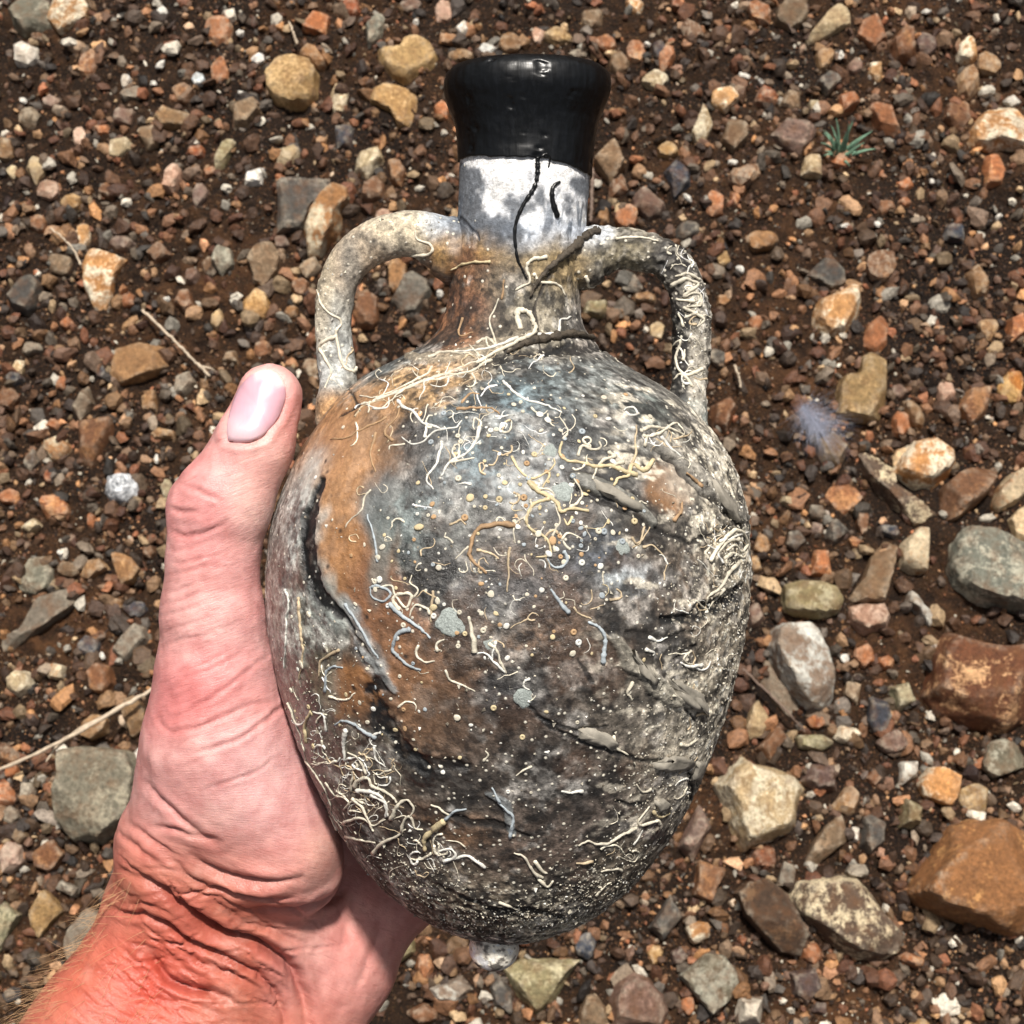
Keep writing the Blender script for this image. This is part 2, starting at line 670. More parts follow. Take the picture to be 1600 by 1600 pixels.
BLOBS = [   # cx, cy, rx, ry, angle, softness, wobble, strength, colour
    (800, 650, 250, 90, 5, .5, .5, .9, '#66787f'), (760, 760, 230, 150, 0, .5, .7, .7, '#5b686e'),
    (930, 640, 120, 60, 25, .4, .6, .6, '#6c777a'), (1000, 700, 150, 110, 30, .5, .6, .7, '#6f6a62'),
    (640, 620, 130, 40, -25, .4, .4, .9, '#9a7b55'), (540, 700, 95, 95, 0, .35, .35, 1, '#a27b57'),
    (545, 790, 62, 110, 10, .3, .35, 1, '#a47b56'), (548, 890, 50, 70, 0, .3, .4, 1, '#a0744c'), (590, 850, 30, 110, 5, .4, .4, .9, '#8c623f'),
    (600, 960, 55, 85, -20, .4, .5, .95, '#8a6042'), (640, 1060, 60, 90, -15, .4, .5, .95, '#8f684a'), (545, 1085, 55, 55, 0, .35, .4, 1, '#92663f'),
    (700, 1120, 90, 70, 0, .5, .6, .8, '#7d5f46'), (790, 1060, 100, 60, -25, .5, .7, .7, '#6e5038'), (840, 900, 90, 60, 0, .5, .7, .75, '#60483a'),
    (760, 850, 90, 60, 0, .5, .7, .5, '#5e5448'), (930, 830, 110, 70, 30, .5, .6, .6, '#5a544c'), (890, 1010, 70, 60, 0, .5, .6, .6, '#5c4838'),
    (600, 790, 45, 50, 0, .35, .5, .85, '#5f6c70'), (640, 830, 60, 60, 0, .5, .6, .6, '#59625f'), (590, 880, 14, 60, 5, .5, .4, .6, '#6b7674'),
    (450, 870, 38, 150, 12, .4, .4, .95, '#a2a5a1'), (475, 990, 45, 110, -12, .4, .5, .9, '#93968f'), (505, 930, 28, 60, -25, .4, .4, .8, '#98a09c'),
    (480, 1120, 40, 110, -22, .4, .5, .85, '#6b6a60'), (560, 1200, 75, 90, -30, .4, .5, .8, '#5f5a50'), (570, 1010, 16, 90, -28, .4, .4, .75, '#83898a'),
    (500, 1050, 22, 40, 10, .4, .5, .8, '#6a6048'), (760, 930, 130, 40, 0, .5, .7, .6, '#4c5256'), (860, 690, 60, 60, 0, .5, .7, .6, '#3c444a'),
    (940, 745, 60, 50, 0, .5, .6, .6, '#33363a'), (640, 700, 50, 60, 0, .5, .6, .6, '#4a4038'), (870, 1180, 180, 130, 0, .5, .6, .75, '#4a423c'),
    (800, 1080, 60, 45, 0, .4, .6, .7, '#40464a'), (720, 1330, 200, 70, 8, .5, .5, .8, '#5c5046'), (900, 1330, 170, 90, -20, .5, .6, .7, '#5a4a40'), (760, 1400, 160, 40, 5, .5, .6, .7, '#75695a'),
    (700, 1290, 60, 30, 20, .4, .5, .8, '#6a4e36'), (640, 1310, 40, 30, 30, .4, .5, .5, '#55524e'),
    (1040, 762, 48, 40, 25, .3, .4, 1, '#8e6a4a'), (1010, 640, 70, 26, 32, .4, .5, .7, '#7a8480'), (1080, 720, 55, 90, -25, .4, .5, .75, '#979186'),
    (1125, 800, 32, 130, -8, .4, .5, .85, '#a49c8c'), (1120, 1000, 50, 140, 8, .4, .5, .9, '#a89d8a'), (1060, 930, 90, 60, 0, .5, .6, .6, '#6a5a4c'),
    (1060, 1010, 60, 60, 0, .5, .6, .7, '#5a5048'), (1060, 1180, 70, 120, 22, .4, .5, .85, '#a39b8b'), (1000, 1100, 80, 70, 0, .5, .6, .6, '#6e675d'),
    (980, 1340, 60, 50, -40, .4, .5, .7, '#7a7060'), (960, 1260, 130, 60, -10, .5, .6, .6, '#4e4640'), (1015, 1300, 22, 18, 0, .3, .4, .9, '#4a2018'),
    (985, 905, 52, 28, 0, .5, .4, .75, '#a8b0b4'), (930, 860, 50, 40, 0, .5, .6, .7, '#3a4450'),  # first, pale blob: soft highlight on the body painted into the clay colour
    (800, 1430, 150, 40, 0, .5, .5, .8, '#5a5042'), (860, 1455, 90, 22, -8, .4, .5, .8, '#a09a88'),
]
NECKB = [
    (740, 410, 60, 48, 30, .35, .5, 1, '#a58148'), (700, 395, 30, 30, 0, .4, .4, .8, '#8a6a40'), (728, 470, 60, 70, 10, .4, .7, .9, '#75513c'), (710, 520, 50, 40, -30, .5, .5, .7, '#8a5c38'),
    (800, 440, 46, 46, 0, .5, .5, .8, '#7d7362'), (880, 430, 56, 60, 0, .4, .5, .9, '#8d7a58'), (850, 510, 80, 50, 0, .5, .6, .85, '#756f62'),
    (800, 540, 90, 30, -15, .5, .5, .7, '#7b7466'), (920, 500, 30, 50, 0, .4, .5, .7, '#87807a'), (770, 505, 40, 30, 0, .4, .6, .6, '#53483c'),
]
GROOVES = [   # polyline, width px, depth mm, colour (residue), strength
    ([(505, 752), (494, 775), (486, 805), (482, 850), (488, 895), (503, 930), (526, 955), (548, 985)], 10, 1.6, '#0d0a08', 1),
    ([(548, 985), (575, 1020), (590, 1045)], 4, .6, '#3a2c20', .8),
    ([(578, 1078), (592, 1110), (606, 1140), (640, 1180), (668, 1205)], 15, 1.0, '#141110', .95),
    ([(640, 1180), (690, 1195), (730, 1195)], 10, .6, '#1d1815', .8), ([(590, 1075), (600, 1062)], 14, .5, '#100d0b', .9),
    ([(735, 575), (790, 558), (850, 548), (910, 545), (950, 545)], 8, .8, '#1e1916', .9),
    ([(770, 572), (840, 553), (890, 538)], 5, .7, '#14100e', .9),
    ([(1035, 968), (1070, 966), (1105, 955), (1135, 935), (1155, 912)], 11, 1.5, '#0f0d0c', 1),
    ([(945, 985), (1000, 1040), (1050, 1085), (1085, 1125)], 3, .6, '#2a2420', .9),
    ([(840, 1120), (900, 1142), (950, 1130)], 3, .5, '#1b1714', .8), ([(820, 1100), (870, 1140), (930, 1165), (1000, 1190), (1060, 1190)], 4, .5, '#1b1714', .8),
    ([(1073, 1192), (1078, 1215), (1082, 1240), (1078, 1258)], 3, .9, '#0f0d0b', 1),
    ([(905, 765), (970, 800), (1030, 830), (1078, 852)], 4, .8, '#2c2825', .9), ([(1078, 852), (1110, 835), (1140, 822)], 3.5, .8, '#221e1b', .9),
    ([(1020, 705), (1065, 740), (1110, 780), (1160, 830)], 4, .8, '#3a352f', .9), ([(1030, 715), (1060, 728)], 7, .8, '#2a2520', .8),
    ([(840, 545), (835, 470), (860, 430)], 3, .4, '#2a2420', .8), ([(800, 520), (785, 560), (775, 575)], 3, .4, '#201a17', .8),
    ([(545, 612), (560, 632), (530, 650)], 3, .6, '#1d1611', .9), ([(722, 340), (745, 365), (750, 375)], 3, .3, '#3a3e48', .8),
    ([(700, 1270), (740, 1285), (790, 1290), (830, 1310)], 5, .5, '#241e1a', .8), ([(960, 1250), (985, 1258), (1010, 1255)], 3, .4, '#161210', .9),
    ([(720, 1400), (780, 1425), (830, 1420), (880, 1435)], 6, .6, '#191512', .8), ([(900, 1030), (930, 1065)], 3, .4, '#201c1a', .8),
    ([(1025, 1080), (1033, 1068)], 3, .8, '#171310', .9), ([(700, 1255), (660, 1270), (620, 1250)], 6, .4, '#332b25', .6),
    ([(1050, 1030), (1090, 1010)], 4, .6, '#26211d', .8), ([(980, 990), (1040, 1000), (1080, 985)], 7, .6, '#2b2521', .7),
]
RIDGES = [   # raised bands of clay: polyline, width, height mm, colour
    ([(900, 745), (935, 760), (985, 785), (1020, 815)], 11, 1.0, '#7b7a73'), ([(1000, 690), (1060, 720), (1110, 760), (1160, 810)], 12, 1.0, '#86827a'),
    ([(960, 1000), (1000, 1050), (1040, 1085), (1090, 1105)], 14, 1.2, '#8f8a7e'), ([(560, 1010), (590, 1040), (620, 1080)], 7, .5, '#7d8080'),
    ([(1120, 930), (1150, 905)], 9, .8, '#8a8578'), ([(640, 560), (700, 560), (760, 545), (830, 525)], 9, .9, '#8d8270'),
    ([(760, 1240), (790, 1260), (800, 1300)], 9, .5, '#7a7f80'),
]


def paint(px, py, P, front, neck=True):
    """albedo, gloss, speck density and displacement (m) for points of the body"""
    n = len(px)
    q = P * 60
    w1 = fbm(q, 4, 21) - .5
    w2 = fbm(P * 170, 4, 31) - .5
    w3 = fbm(P * 520, 3, 41) - .5
    wx, wy = w2 * 38, (fbm(P * 170 + 40, 4, 33) - .5) * 38
    X, Y = px + wx, py + wy
    base = lin('#59524a')
    c = np.tile(base, (n, 1))
    c = c * (1 + .5 * w1[:, None])
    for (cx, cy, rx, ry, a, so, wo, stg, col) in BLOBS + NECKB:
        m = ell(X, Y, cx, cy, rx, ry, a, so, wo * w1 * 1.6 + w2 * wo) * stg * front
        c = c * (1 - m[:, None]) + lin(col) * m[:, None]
    back = (1 - front)[:, None]
    c = c * (1 - back) + lin('#7d776a') * (1 + w1[:, None]) * back
    # deep stains, breaking the colour up
    orange = np.clip(np.maximum.reduce([ell(px, py, 545, 730, 85, 110, 0, .3, w1), ell(px, py, 545, 850, 62, 130, 5, .3, w1), ell(px, py, 545, 1085, 55, 55, 0, .3, w1), .8 * ell(px, py, 600, 960, 50, 80, -20, .3, w1), .8 * ell(px, py, 640, 1055, 60, 85, -15, .3, w1), .5 * ell(px, py, 705, 1115, 70, 55, 0, .3, w1), ell(px, py, 1040, 762, 46, 38, 25, .3, w1)]), 0, 1) * front
    st = sstep(.02, .16, w1 + .7 * w2 - .03) * .66 * sstep(400, 440, py) * (1 - .85 * orange)
    c = c * (1 - st[:, None]) + lin('#1f1d1c') * st[:, None]
    st = sstep(.06, .17, fbm(P * 130 + 70, 4, 55) - .5 + .4 * w3) * .5 * sstep(400, 440, py) * (1 - .8 * orange)
    c = c * (1 - st[:, None]) + lin('#97948f') * st[:, None]
    f1 = fbm(P * 430 + 21, 4, 91) - .5
    f2 = fbm(P * 900 + 5, 3, 92) - .5
    g1 = (sstep(.03, .13, f1 + .5 * f2) * .6 * (1 - .8 * orange) * sstep(400, 440, py))[:, None]
    c = c * (1 - g1) + lin('#1c1a1a') * g1
    g2 = (sstep(.05, .15, -f1 + .5 * f2) * .45 * (1 - .8 * orange) * sstep(400, 440, py))[:, None]
    c = c * (1 - g2) + (c * 2.1 + .03) * g2
    # rusty brown film in the middle, chalk smears to the right
    br = sstep(.03, .16, fbm(P * 80 + 30, 4, 57) - .5 + .3 * w2) * .38 * sstep(600, 660, py) * sstep(1060, 960, px) * sstep(1330, 1230, py) * (1 - .8 * sstep(860, 760, py))
    c = c * (1 - br[:, None]) + lin('#6e5442') * br[:, None]
    sm2 = sstep(.07, .20, fbm((P * np.array((150, 420, 150))) @ np.array(((.8, .6, 0), (-.6, .8, 0), (0, 0, 1.0))) + 11, 4, 58) - .5 + .4 * w3) * sstep(880, 1010, px + 80 * w1) * .68 * sstep(560, 620, py)
    c = c * (1 - sm2[:, None]) + lin('#cbc3b2') * sm2[:, None]
    disp = w1 * .0008 + w2 * .0007
    # crusty towards the right and the bottom
    cr = np.clip(sstep(1020, 1120, px + 40 * w1) + sstep(1330, 1430, py + 60 * w1) + .5 * sstep(1240, 1340, py) * sstep(620, 540, px), 0, 1)
    rough = fbm(P * 700, 4, 61) - .5
    disp = disp + cr * (rough * .0008 + (fbm(P * np.array((260, 520, 260)), 4, 63) - .5) * .0009) + (1 - cr) * rough * .00045
    c = c * (1 - cr[:, None] * .35 * sstep(-.05, -.2, rough)[:, None]) + lin('#c9c1ae') * (cr * sstep(.05, .2, rough) * .55)[:, None]
    # white lime wash on the neck
    wh = (1 - sstep(338, 398, Y + 30 * w1 * 2)) * np.where(py < 470, 1, 0)
    wcol = lin('#d8d9dc') * np.ones((n, 1))
    sm = sstep(-.02, .17, w1 * .9 + w2 * .9 + .05 * np.exp(-((px - 755) / 40) ** 2 - ((py - 360) / 35) ** 2) * 3 + .22 * np.exp(-((px - 840) / 30) ** 2 - ((py - 312) / 40) ** 2)
               + .08 - .22 * np.exp(-((px - 785) / 34) ** 2 - ((py - 275) / 34) ** 2))
    wcol = wcol * (1 - .85 * sm[:, None]) + lin('#464e58') * .85 * sm[:, None]
    stk = sstep(.02, .14, fbm((P * np.array((420, 150, 420))) @ np.array(((.94, .34, 0), (-.34, .94, 0), (0, 0, 1.0))), 4, 59) - .5 + .3 * w1) * .75 * sstep(285, 330, py)
    wcol = wcol * (1 - stk[:, None]) + lin('#5c6672') * stk[:, None]
    rim = 1 - sstep(262, 275, py + 6 * w2 * 4 - (px - 820) * .12)
    wcol = wcol * (1 - .8 * rim[:, None]) + lin('#ecebeb') * .8 * rim[:, None]
    blu = sstep(330, 360, py)[:, None] * .7
    wcol = wcol * (1 - blu) + wcol * np.array((.62, .70, .80)) * blu
    c = c * (1 - wh[:, None]) + wcol * wh[:, None]
    disp = np.where(wh > .5, disp * .35, disp)
    fr = front > .5
    for pts, wd, dep, col, stg in GROOVES:
        d, t = seg_dist(X * .35 + px * .65, Y * .35 + py * .65, pts)
        ww = wd * (.6 + .55 * np.sin(np.clip(t, .04, .96) * math.pi)) * (1 + 1.4 * w2 + 1.2 * w3)
        m = (1 - sstep(ww * .75, ww * 1.15, d)) * front
        if wd >= 8:
            m = m * (1 - .5 * sstep(.05, .15, rough))
        c = c * (1 - (m * stg)[:, None]) + lin(col) * (m * stg)[:, None]
        disp = disp - dep * .00055 * (1 - sstep(ww * .6, ww * 1.05, d)) * front + .0002 * np.exp(-((d - ww * 1.6) / (ww * .5)) ** 2) * front
    for pts, wd, hgt, col in RIDGES:
        d, t = seg_dist(X * .5 + px * .5, Y * .5 + py * .5, pts)
        ww = wd * (.55 + .6 * np.sin(t * math.pi)) * (1 + 1.6 * w2)
        m = (1 - sstep(ww * .8, ww * 1.1, d)) * front
        c = c * (1 - .8 * m[:, None]) + lin(col) * .8 * m[:, None]
        disp = disp + hgt * .001 * (1 - sstep(ww * .6, ww * 1.2, d)) * front
    gloss = np.clip(sstep(1010, 880, px) * sstep(560, 620, py) * sstep(1300, 1150, py) + wh * .25, 0, 1) * front
    speck = .10 + .18 * cr + .16 * sstep(1000, 1250, py) + .10 * sstep(520, 430, px)
    speck = np.where(wh > .5, .02, speck)
    speck = speck * (1 - .85 * orange)
    gloss = gloss * (1 - .3 * orange)
    return c, gloss, speck, disp, np.clip(orange + .5 * wh, 0, 1)


def finish_clay(me, P, c, gloss, speck, smooth=None):
    lum = np.maximum(c @ np.array((.3, .5, .2)), 1e-3)[:, None]
    c = c * (lum / .17) ** .28          # the crust is a patchwork of near black and chalk
    vcol(me, np.clip(c, .006, .86))
    vfloat(me, gloss, 'gloss')
    vfloat(me, speck, 'speck')
    vfloat(me, np.zeros(len(c)) if smooth is None else smooth, 'smooth')


amphora = bpy.data.objects.new('amphora', None)
COL.objects.link(amphora)
base_pt = A2L(np.array((0, axis_row(1500)[0], 0)))
AM = HELD @ Matrix.Translation(Vector(base_pt))
amphora.matrix_world = AM
BASE = base_pt
tag(amphora, 'small clay amphora with black wax mouth, crusted with worm tubes, held in the hand', 'amphora')
SURF_V, SURF_F = [], []


def add_surf(P, F):
    o = sum(len(v) for v in SURF_V)
    SURF_V.append(P)
    SURF_F.append(np.asarray(F) + o)


def amph_obj(name, P, F, mat, smooth=True):
    """P in the held frame"""
    me = make_mesh(name, P - BASE, F, smooth)
    return link(name, me, mat, amphora), me


def build_body():
    rows = smooth_prof(590)
    th = np.concatenate([np.linspace(-100, 100, 470), np.linspace(100, 260, 70)[1:-1]]) * math.pi / 180
    nt = len(th)
    py, lf, rt = rows.T
    ya, sc = axis_row(py)
    R = (rt - lf) / 2 * sc
    R = R / np.sqrt(1 + (R / D) ** 2)
    cx = ((lf + rt) / 2 - 800) * sc
    Pt = np.stack([cx[:, None] + R[:, None] * np.sin(th), np.repeat(ya[:, None], nt, 1), R[:, None] * np.cos(th)], 2)
    # normals from the grid
    du = np.gradient(Pt, axis=0)
    dv = np.stack([R[:, None] * np.cos(th), np.zeros_like(Pt[..., 1]), -R[:, None] * np.sin(th)], 2)
    N = np.cross(du, dv)
    N /= np.linalg.norm(N, axis=2)[..., None] + 1e-12
    sgn = np.sign((N * np.stack([np.sin(th) * np.ones((len(R), 1)), np.zeros_like(Pt[..., 1]), np.cos(th) * np.ones((len(R), 1))], 2)).sum(2).mean())
    N *= sgn
    P = A2L(Pt.reshape(-1, 3))
    Nn = A2L(N.reshape(-1, 3))
    px, pyy = proj(P)
    front = sstep(-.35, -.05, np.tile(np.cos(th), len(R)))
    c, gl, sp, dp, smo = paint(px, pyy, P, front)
    # the silhouette keeps its place: fade the broad displacement there a little
    P = P + Nn * dp[:, None]
    i, j = np.meshgrid(np.arange(len(R) - 1), np.arange(nt), indexing='ij')
    a = (i * nt + j).ravel()
    b = (i * nt + (j + 1) % nt).ravel()
    F = np.stack([a, a + nt, b + nt, b], 1)
    m = len(P)
    P = np.vstack([P, P[-nt:].mean(0), P[:nt].mean(0)])
    k = np.arange(nt)
    T = np.vstack([np.stack([(len(R) - 1) * nt + k, np.full(nt, m), (len(R) - 1) * nt + (k + 1) % nt], 1),
                   np.stack([(k + 1) % nt, np.full(nt, m + 1), k], 1)])
    c = np.vstack([c, c[-1:], c[:1]])
    gl = np.append(gl, [0, 0])
    sp = np.append(sp, [.2, 0])
    o, me = amph_obj('body', P, [F, T], M['crust'])
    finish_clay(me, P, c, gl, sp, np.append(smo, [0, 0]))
    add_surf(P, F)
    return o


def handle(path, widths, depth, seed, dark):
    """path in photo px (centre line), widths px, flattened strap handle"""
    pth = catmull(np.array([(x, y, w, z) for (x, y, z), w in zip(path, widths)]), 170)
    ya, sc = axis_row(pth[:, 1])
    C = np.stack([(pth[:, 0] - 800) * sc, ya, pth[:, 3] * .001], 1)
    r = pth[:, 2] * sc
    tan = np.gradient(C, axis=0)
    tan /= np.linalg.norm(tan, axis=1)[:, None]
    zax = np.array((0, 0, 1.0))
    side = np.cross(tan, zax)
    side /= np.linalg.norm(side, axis=1)[:, None]
    up = np.cross(side, tan)
    sides = 72
    ang = np.arange(sides) * 2 * math.pi / sides
    ca, sa = np.cos(ang), np.sin(ang)
    ca2 = np.sign(ca) * np.abs(ca) ** .85
    sa2 = np.sign(sa) * np.abs(sa) ** .85
    P = C[:, None] + r[:, None, None] * (ca2[None, :, None] * side[:, None] + depth * sa2[None, :, None] * up[:, None])
    N = ca[None, :, None] * side[:, None] + sa[None, :, None] * up[:, None]
    P = A2L(P.reshape(-1, 3))
    N = A2L(N.reshape(-1, 3))
    px, py = proj(P)
    w1 = fbm(P * 90, 4, seed) - .5
    w2 = fbm(P * 330, 4, seed + 5) - .5
    rough = fbm(P * 750, 4, seed + 9) - .5
    n = len(P)
    if not dark:
        c = lin('#9c978b') * (1 + .5 * w1[:, None])
        for (cx, cy, rx, ry, a, so, wo, stg, col) in [
                (560, 400, 60, 60, 0, .5, .6, .8, '#a89680'), (640, 360, 70, 30, 10, .5, .6, .85, '#b3a68e'), (690, 420, 30, 40, 0, .5, .6, .9, '#7a5a3c'),
                (520, 560, 40, 80, 0, .5, .6, .85, '#a2a6a5'), (530, 640, 40, 30, 0, .5, .6, .9, '#9a7448'), (500, 450, 18, 90, 0, .5, .6, .6, '#bcae94'),
                (560, 470, 16, 90, -10, .5, .6, .6, '#70706c'), (722, 345, 52, 34, 10, .5, .5, .95, '#b9c0c8'), (712, 402, 34, 30, 20, .4, .5, 1, '#a58148'), (705, 450, 24, 26, 0, .4, .4, 1, '#7a4c30')]:
            m = ell(px, py, cx, cy, rx, ry, a, so, wo * w1 * 1.5) * stg
            c = c * (1 - m[:, None]) + lin(col) * m[:, None]
        st = sstep(.06, .2, w2 + .5 * w1) * .5
        c = c * (1 - st[:, None]) + lin('#57524a') * st[:, None]
        disp = w1 * .0012 + w2 * .0006 + rough * .0005
        speck = np.full(n, .16)
    else:
        c = lin('#5c574f') * (1 + .6 * w1[:, None])
        for (cx, cy, rx, ry, a, so, wo, stg, col) in [
                (960, 385, 60, 40, 0, .5, .6, .8, '#8a8068'), (925, 360, 40, 26, 0, .5, .5, .9, '#a3a8ae'), (1055, 400, 36, 34, 40, .4, .7, .95, '#26211f'), (1075, 480, 40, 50, 0, .4, .6, .6, '#5a544e'),
                (1060, 560, 22, 100, 0, .35, .4, .95, '#1d1a19'), (1092, 570, 16, 90, 0, .4, .5, .9, '#948e83'), (1080, 660, 40, 30, 0, .5, .5, .9, '#8f948f')]:
            m = ell(px, py, cx, cy, rx, ry, a, so, wo * w1 * 1.5) * stg
            c = c * (1 - m[:, None]) + lin(col) * m[:, None]
        st = sstep(.04, .18, w2 + .5 * w1) * .65
        c = c * (1 - st[:, None]) + lin('#231f1d') * st[:, None]
        hi = sstep(.02, .14, rough + .3 * w2) * .55 * np.where(px < 1072, .45, 1)
        c = c * (1 - hi[:, None]) + lin('#cfc9bc') * hi[:, None]
        disp = w1 * .0014 + w2 * .0010 + rough * .0016
        speck = np.full(n, .32)
    # where it meets the neck it wears the colours of the neck
    pc = paint(px, py, P, np.ones(n))[0]
    wn_ = (sstep(940, 900, px) * sstep(340, 350, py + px * 0) if dark else sstep(655, 715, px) * sstep(530, 500, py))[:, None] * .9
    c = c * (1 - wn_) + pc * wn_
    P = P + N * disp[:, None]
    i, j = np.meshgrid(np.arange(len(C) - 1), np.arange(sides), indexing='ij')
    a = (i * sides + j).ravel()
    b = (i * sides + (j + 1) % sides).ravel()
    F = np.stack([a, b, b + sides, a + sides], 1)
    o, me = amph_obj('handle', P, F, M['crust'])
    me.flip_normals()
    finish_clay(me, P, c, np.full(n, .15), speck)
    add_surf(P, F)
    return o


body = build_body()
handle_l = handle([(800, 400, 0), (725, 396, 0), (690, 380, 0), (650, 366, 0), (600, 372, 0), (556, 398, 0), (530, 440, 0), (521, 495, 0), (523, 550, 0), (530, 600, 2), (530, 650, 3), (545, 700, 0)],
                  [46, 54, 45, 36, 34, 33, 31, 29, 29, 30, 36, 40], .95, 101, False)
handle_r = handle([(830, 410, 0), (905, 402, 0), (935, 392, 0), (968, 388, 0), (1010, 395, 0), (1048, 412, 0), (1072, 450, 0), (1080, 505, 0), (1079, 560, 0), (1074, 610, 2), (1068, 660, 3), (1062, 710, 0)],
                  [46, 50, 40, 32, 30, 29, 28, 29, 29, 29, 36, 44], .95, 131, True)


def build_seal():
    pr = np.array([(107, 30), (105, 70), (104, 95), (106, 112), (112, 122), (121, 129), (136, 132), (152, 130), (172, 122), (192, 114), (215, 109), (240, 106), (262, 105.5)], float)
    P0 = catmull(pr, 120)
    nt = 180
    th = np.linspace(0, 2 * math.pi, nt, endpoint=False)
    ya, sc = axis_row(P0[:, 0])
    cxp = 824 - (P0[:, 0] - 130) * .03
    cx = (cxp - 800) * sc
    R = P0[:, 1] * sc
    Y = np.repeat(ya[:, None], nt, 1)
    low = sstep(180, 262, P0[:, 0])[:, None]
    wave = -.0024 * np.sin(th) + .0006 * np.sin(2 * th + 1) + .0003 * np.sin(5 * th) + .0005 * (vnoise(np.stack([np.cos(th) * 9, np.sin(th) * 9, th * 0], 1), 3) - .5) + .0003 * (vnoise(np.stack([np.cos(th) * 26, np.sin(th) * 26, th * 0], 1), 4) - .5)
    Y = Y + low * wave[None, :]
    P = np.stack([cx[:, None] + R[:, None] * np.sin(th), Y, R[:, None] * np.cos(th)], 2).reshape(-1, 3)
    N = np.stack([np.ones((len(R), 1)) * np.sin(th), np.zeros((len(R), nt)), np.ones((len(R), 1)) * np.cos(th)], 2).reshape(-1, 3)
    d = (fbm(P * np.array((120, 70, 120)), 3, 71) - .5) * .0011 + (fbm(P * 500, 3, 72) - .5) * .0003
    nick = sstep(.70, .80, fbm(P * 260, 3, 75)) * .0006
    rr = np.repeat(P0[:, 1], nt)
    P = P + N * ((d - nick) * sstep(20, 100, rr))[:, None]
    P = A2L(P)
    k = len(R)
    i, j = np.meshgrid(np.arange(k - 1), np.arange(nt), indexing='ij')
    a = (i * nt + j).ravel()
    b = (i * nt + (j + 1) % nt).ravel()
    F = np.stack([a, a + nt, b + nt, b], 1)
    m = len(P)
    # inner lip back to the neck, and the top cap
    lipc = P[-nt:].mean(0)
    lip = lipc + (P[-nt:] - lipc) * .93
    P = np.vstack([P, lip, P[:nt].mean(0) - A2L(np.array((0, .001, 0)))])
    q = np.arange(nt)
    F2 = np.stack([(k - 1) * nt + q, m + q, m + (q + 1) % nt, (k - 1) * nt + (q + 1) % nt], 1)
    T = np.stack([(q + 1) % nt, np.full(nt, len(P) - 1), q], 1)
    o, me = amph_obj('wax_seal', P, [np.vstack([F, F2]), T], M['wax'])
    add_surf(P, F)
    return o


seal = build_seal()


def build_knob():
    pr = np.array([(1425, 28), (1440, 34), (1455, 38), (1468, 36), (1479, 29), (1487, 17), (1490, 4)], float)
    P0 = catmull(pr, 80)
    nt = 96
    th = np.linspace(0, 2 * math.pi, nt, endpoint=False)
    ya, sc = axis_row(P0[:, 0])
    R = P0[:, 1] * sc
    cx = (772 - 800) * S
    P = np.stack([cx + R[:, None] * np.sin(th), np.repeat(ya[:, None], nt, 1), R[:, None] * np.cos(th) + .012], 2).reshape(-1, 3)
    P = A2L(P)
    w = fbm(P * 420, 4, 81) - .5
    w2 = fbm(P * 160, 3, 82) - .5
    N = P - P.mean(0)
    N /= np.linalg.norm(N, axis=1)[:, None]
    P = P + N * (w * .0006)[:, None]
    c = np.tile(lin('#cfc8bc'), (len(P), 1))
    dk = sstep(.07, .14, w + .4 * w2)[:, None] * .8
    c = c * (1 - dk) + lin('#3a352f') * dk
    hi = sstep(.03, .14, -w)[:, None] * .8
    c = c * (1 - hi) + lin('#f0eeea') * hi
    k = len(R)
    i, j = np.meshgrid(np.arange(k - 1), np.arange(nt), indexing='ij')
    a = (i * nt + j).ravel()
    b = (i * nt + (j + 1) % nt).ravel()
    F = np.stack([a, a + nt, b + nt, b], 1)
    o, me = amph_obj('base_knob', P, F, M['crust'])
    finish_clay(me, P, c, np.full(len(P), .3), np.full(len(P), .05), np.full(len(P), .9))
    add_surf(P, F)


build_knob()

SURF_P = np.vstack(SURF_V)
AB = BVHTree.FromPolygons([tuple(p) for p in SURF_P.tolist()], [tuple(f) for f in np.vstack(SURF_F).tolist()])
EYE = Vector((0, 0, D))


def cast(px, py, bvh=None):
    d = Vector(((px - 800) * S, (800 - py) * S, -D)).normalized()
    h = (bvh or AB).ray_cast(EYE, d)
    if h[0] is None:
        return None, None
    n = h[1]
    if n.dot(d) > 0:
        n = -n
    return np.array(h[0]), np.array(n)


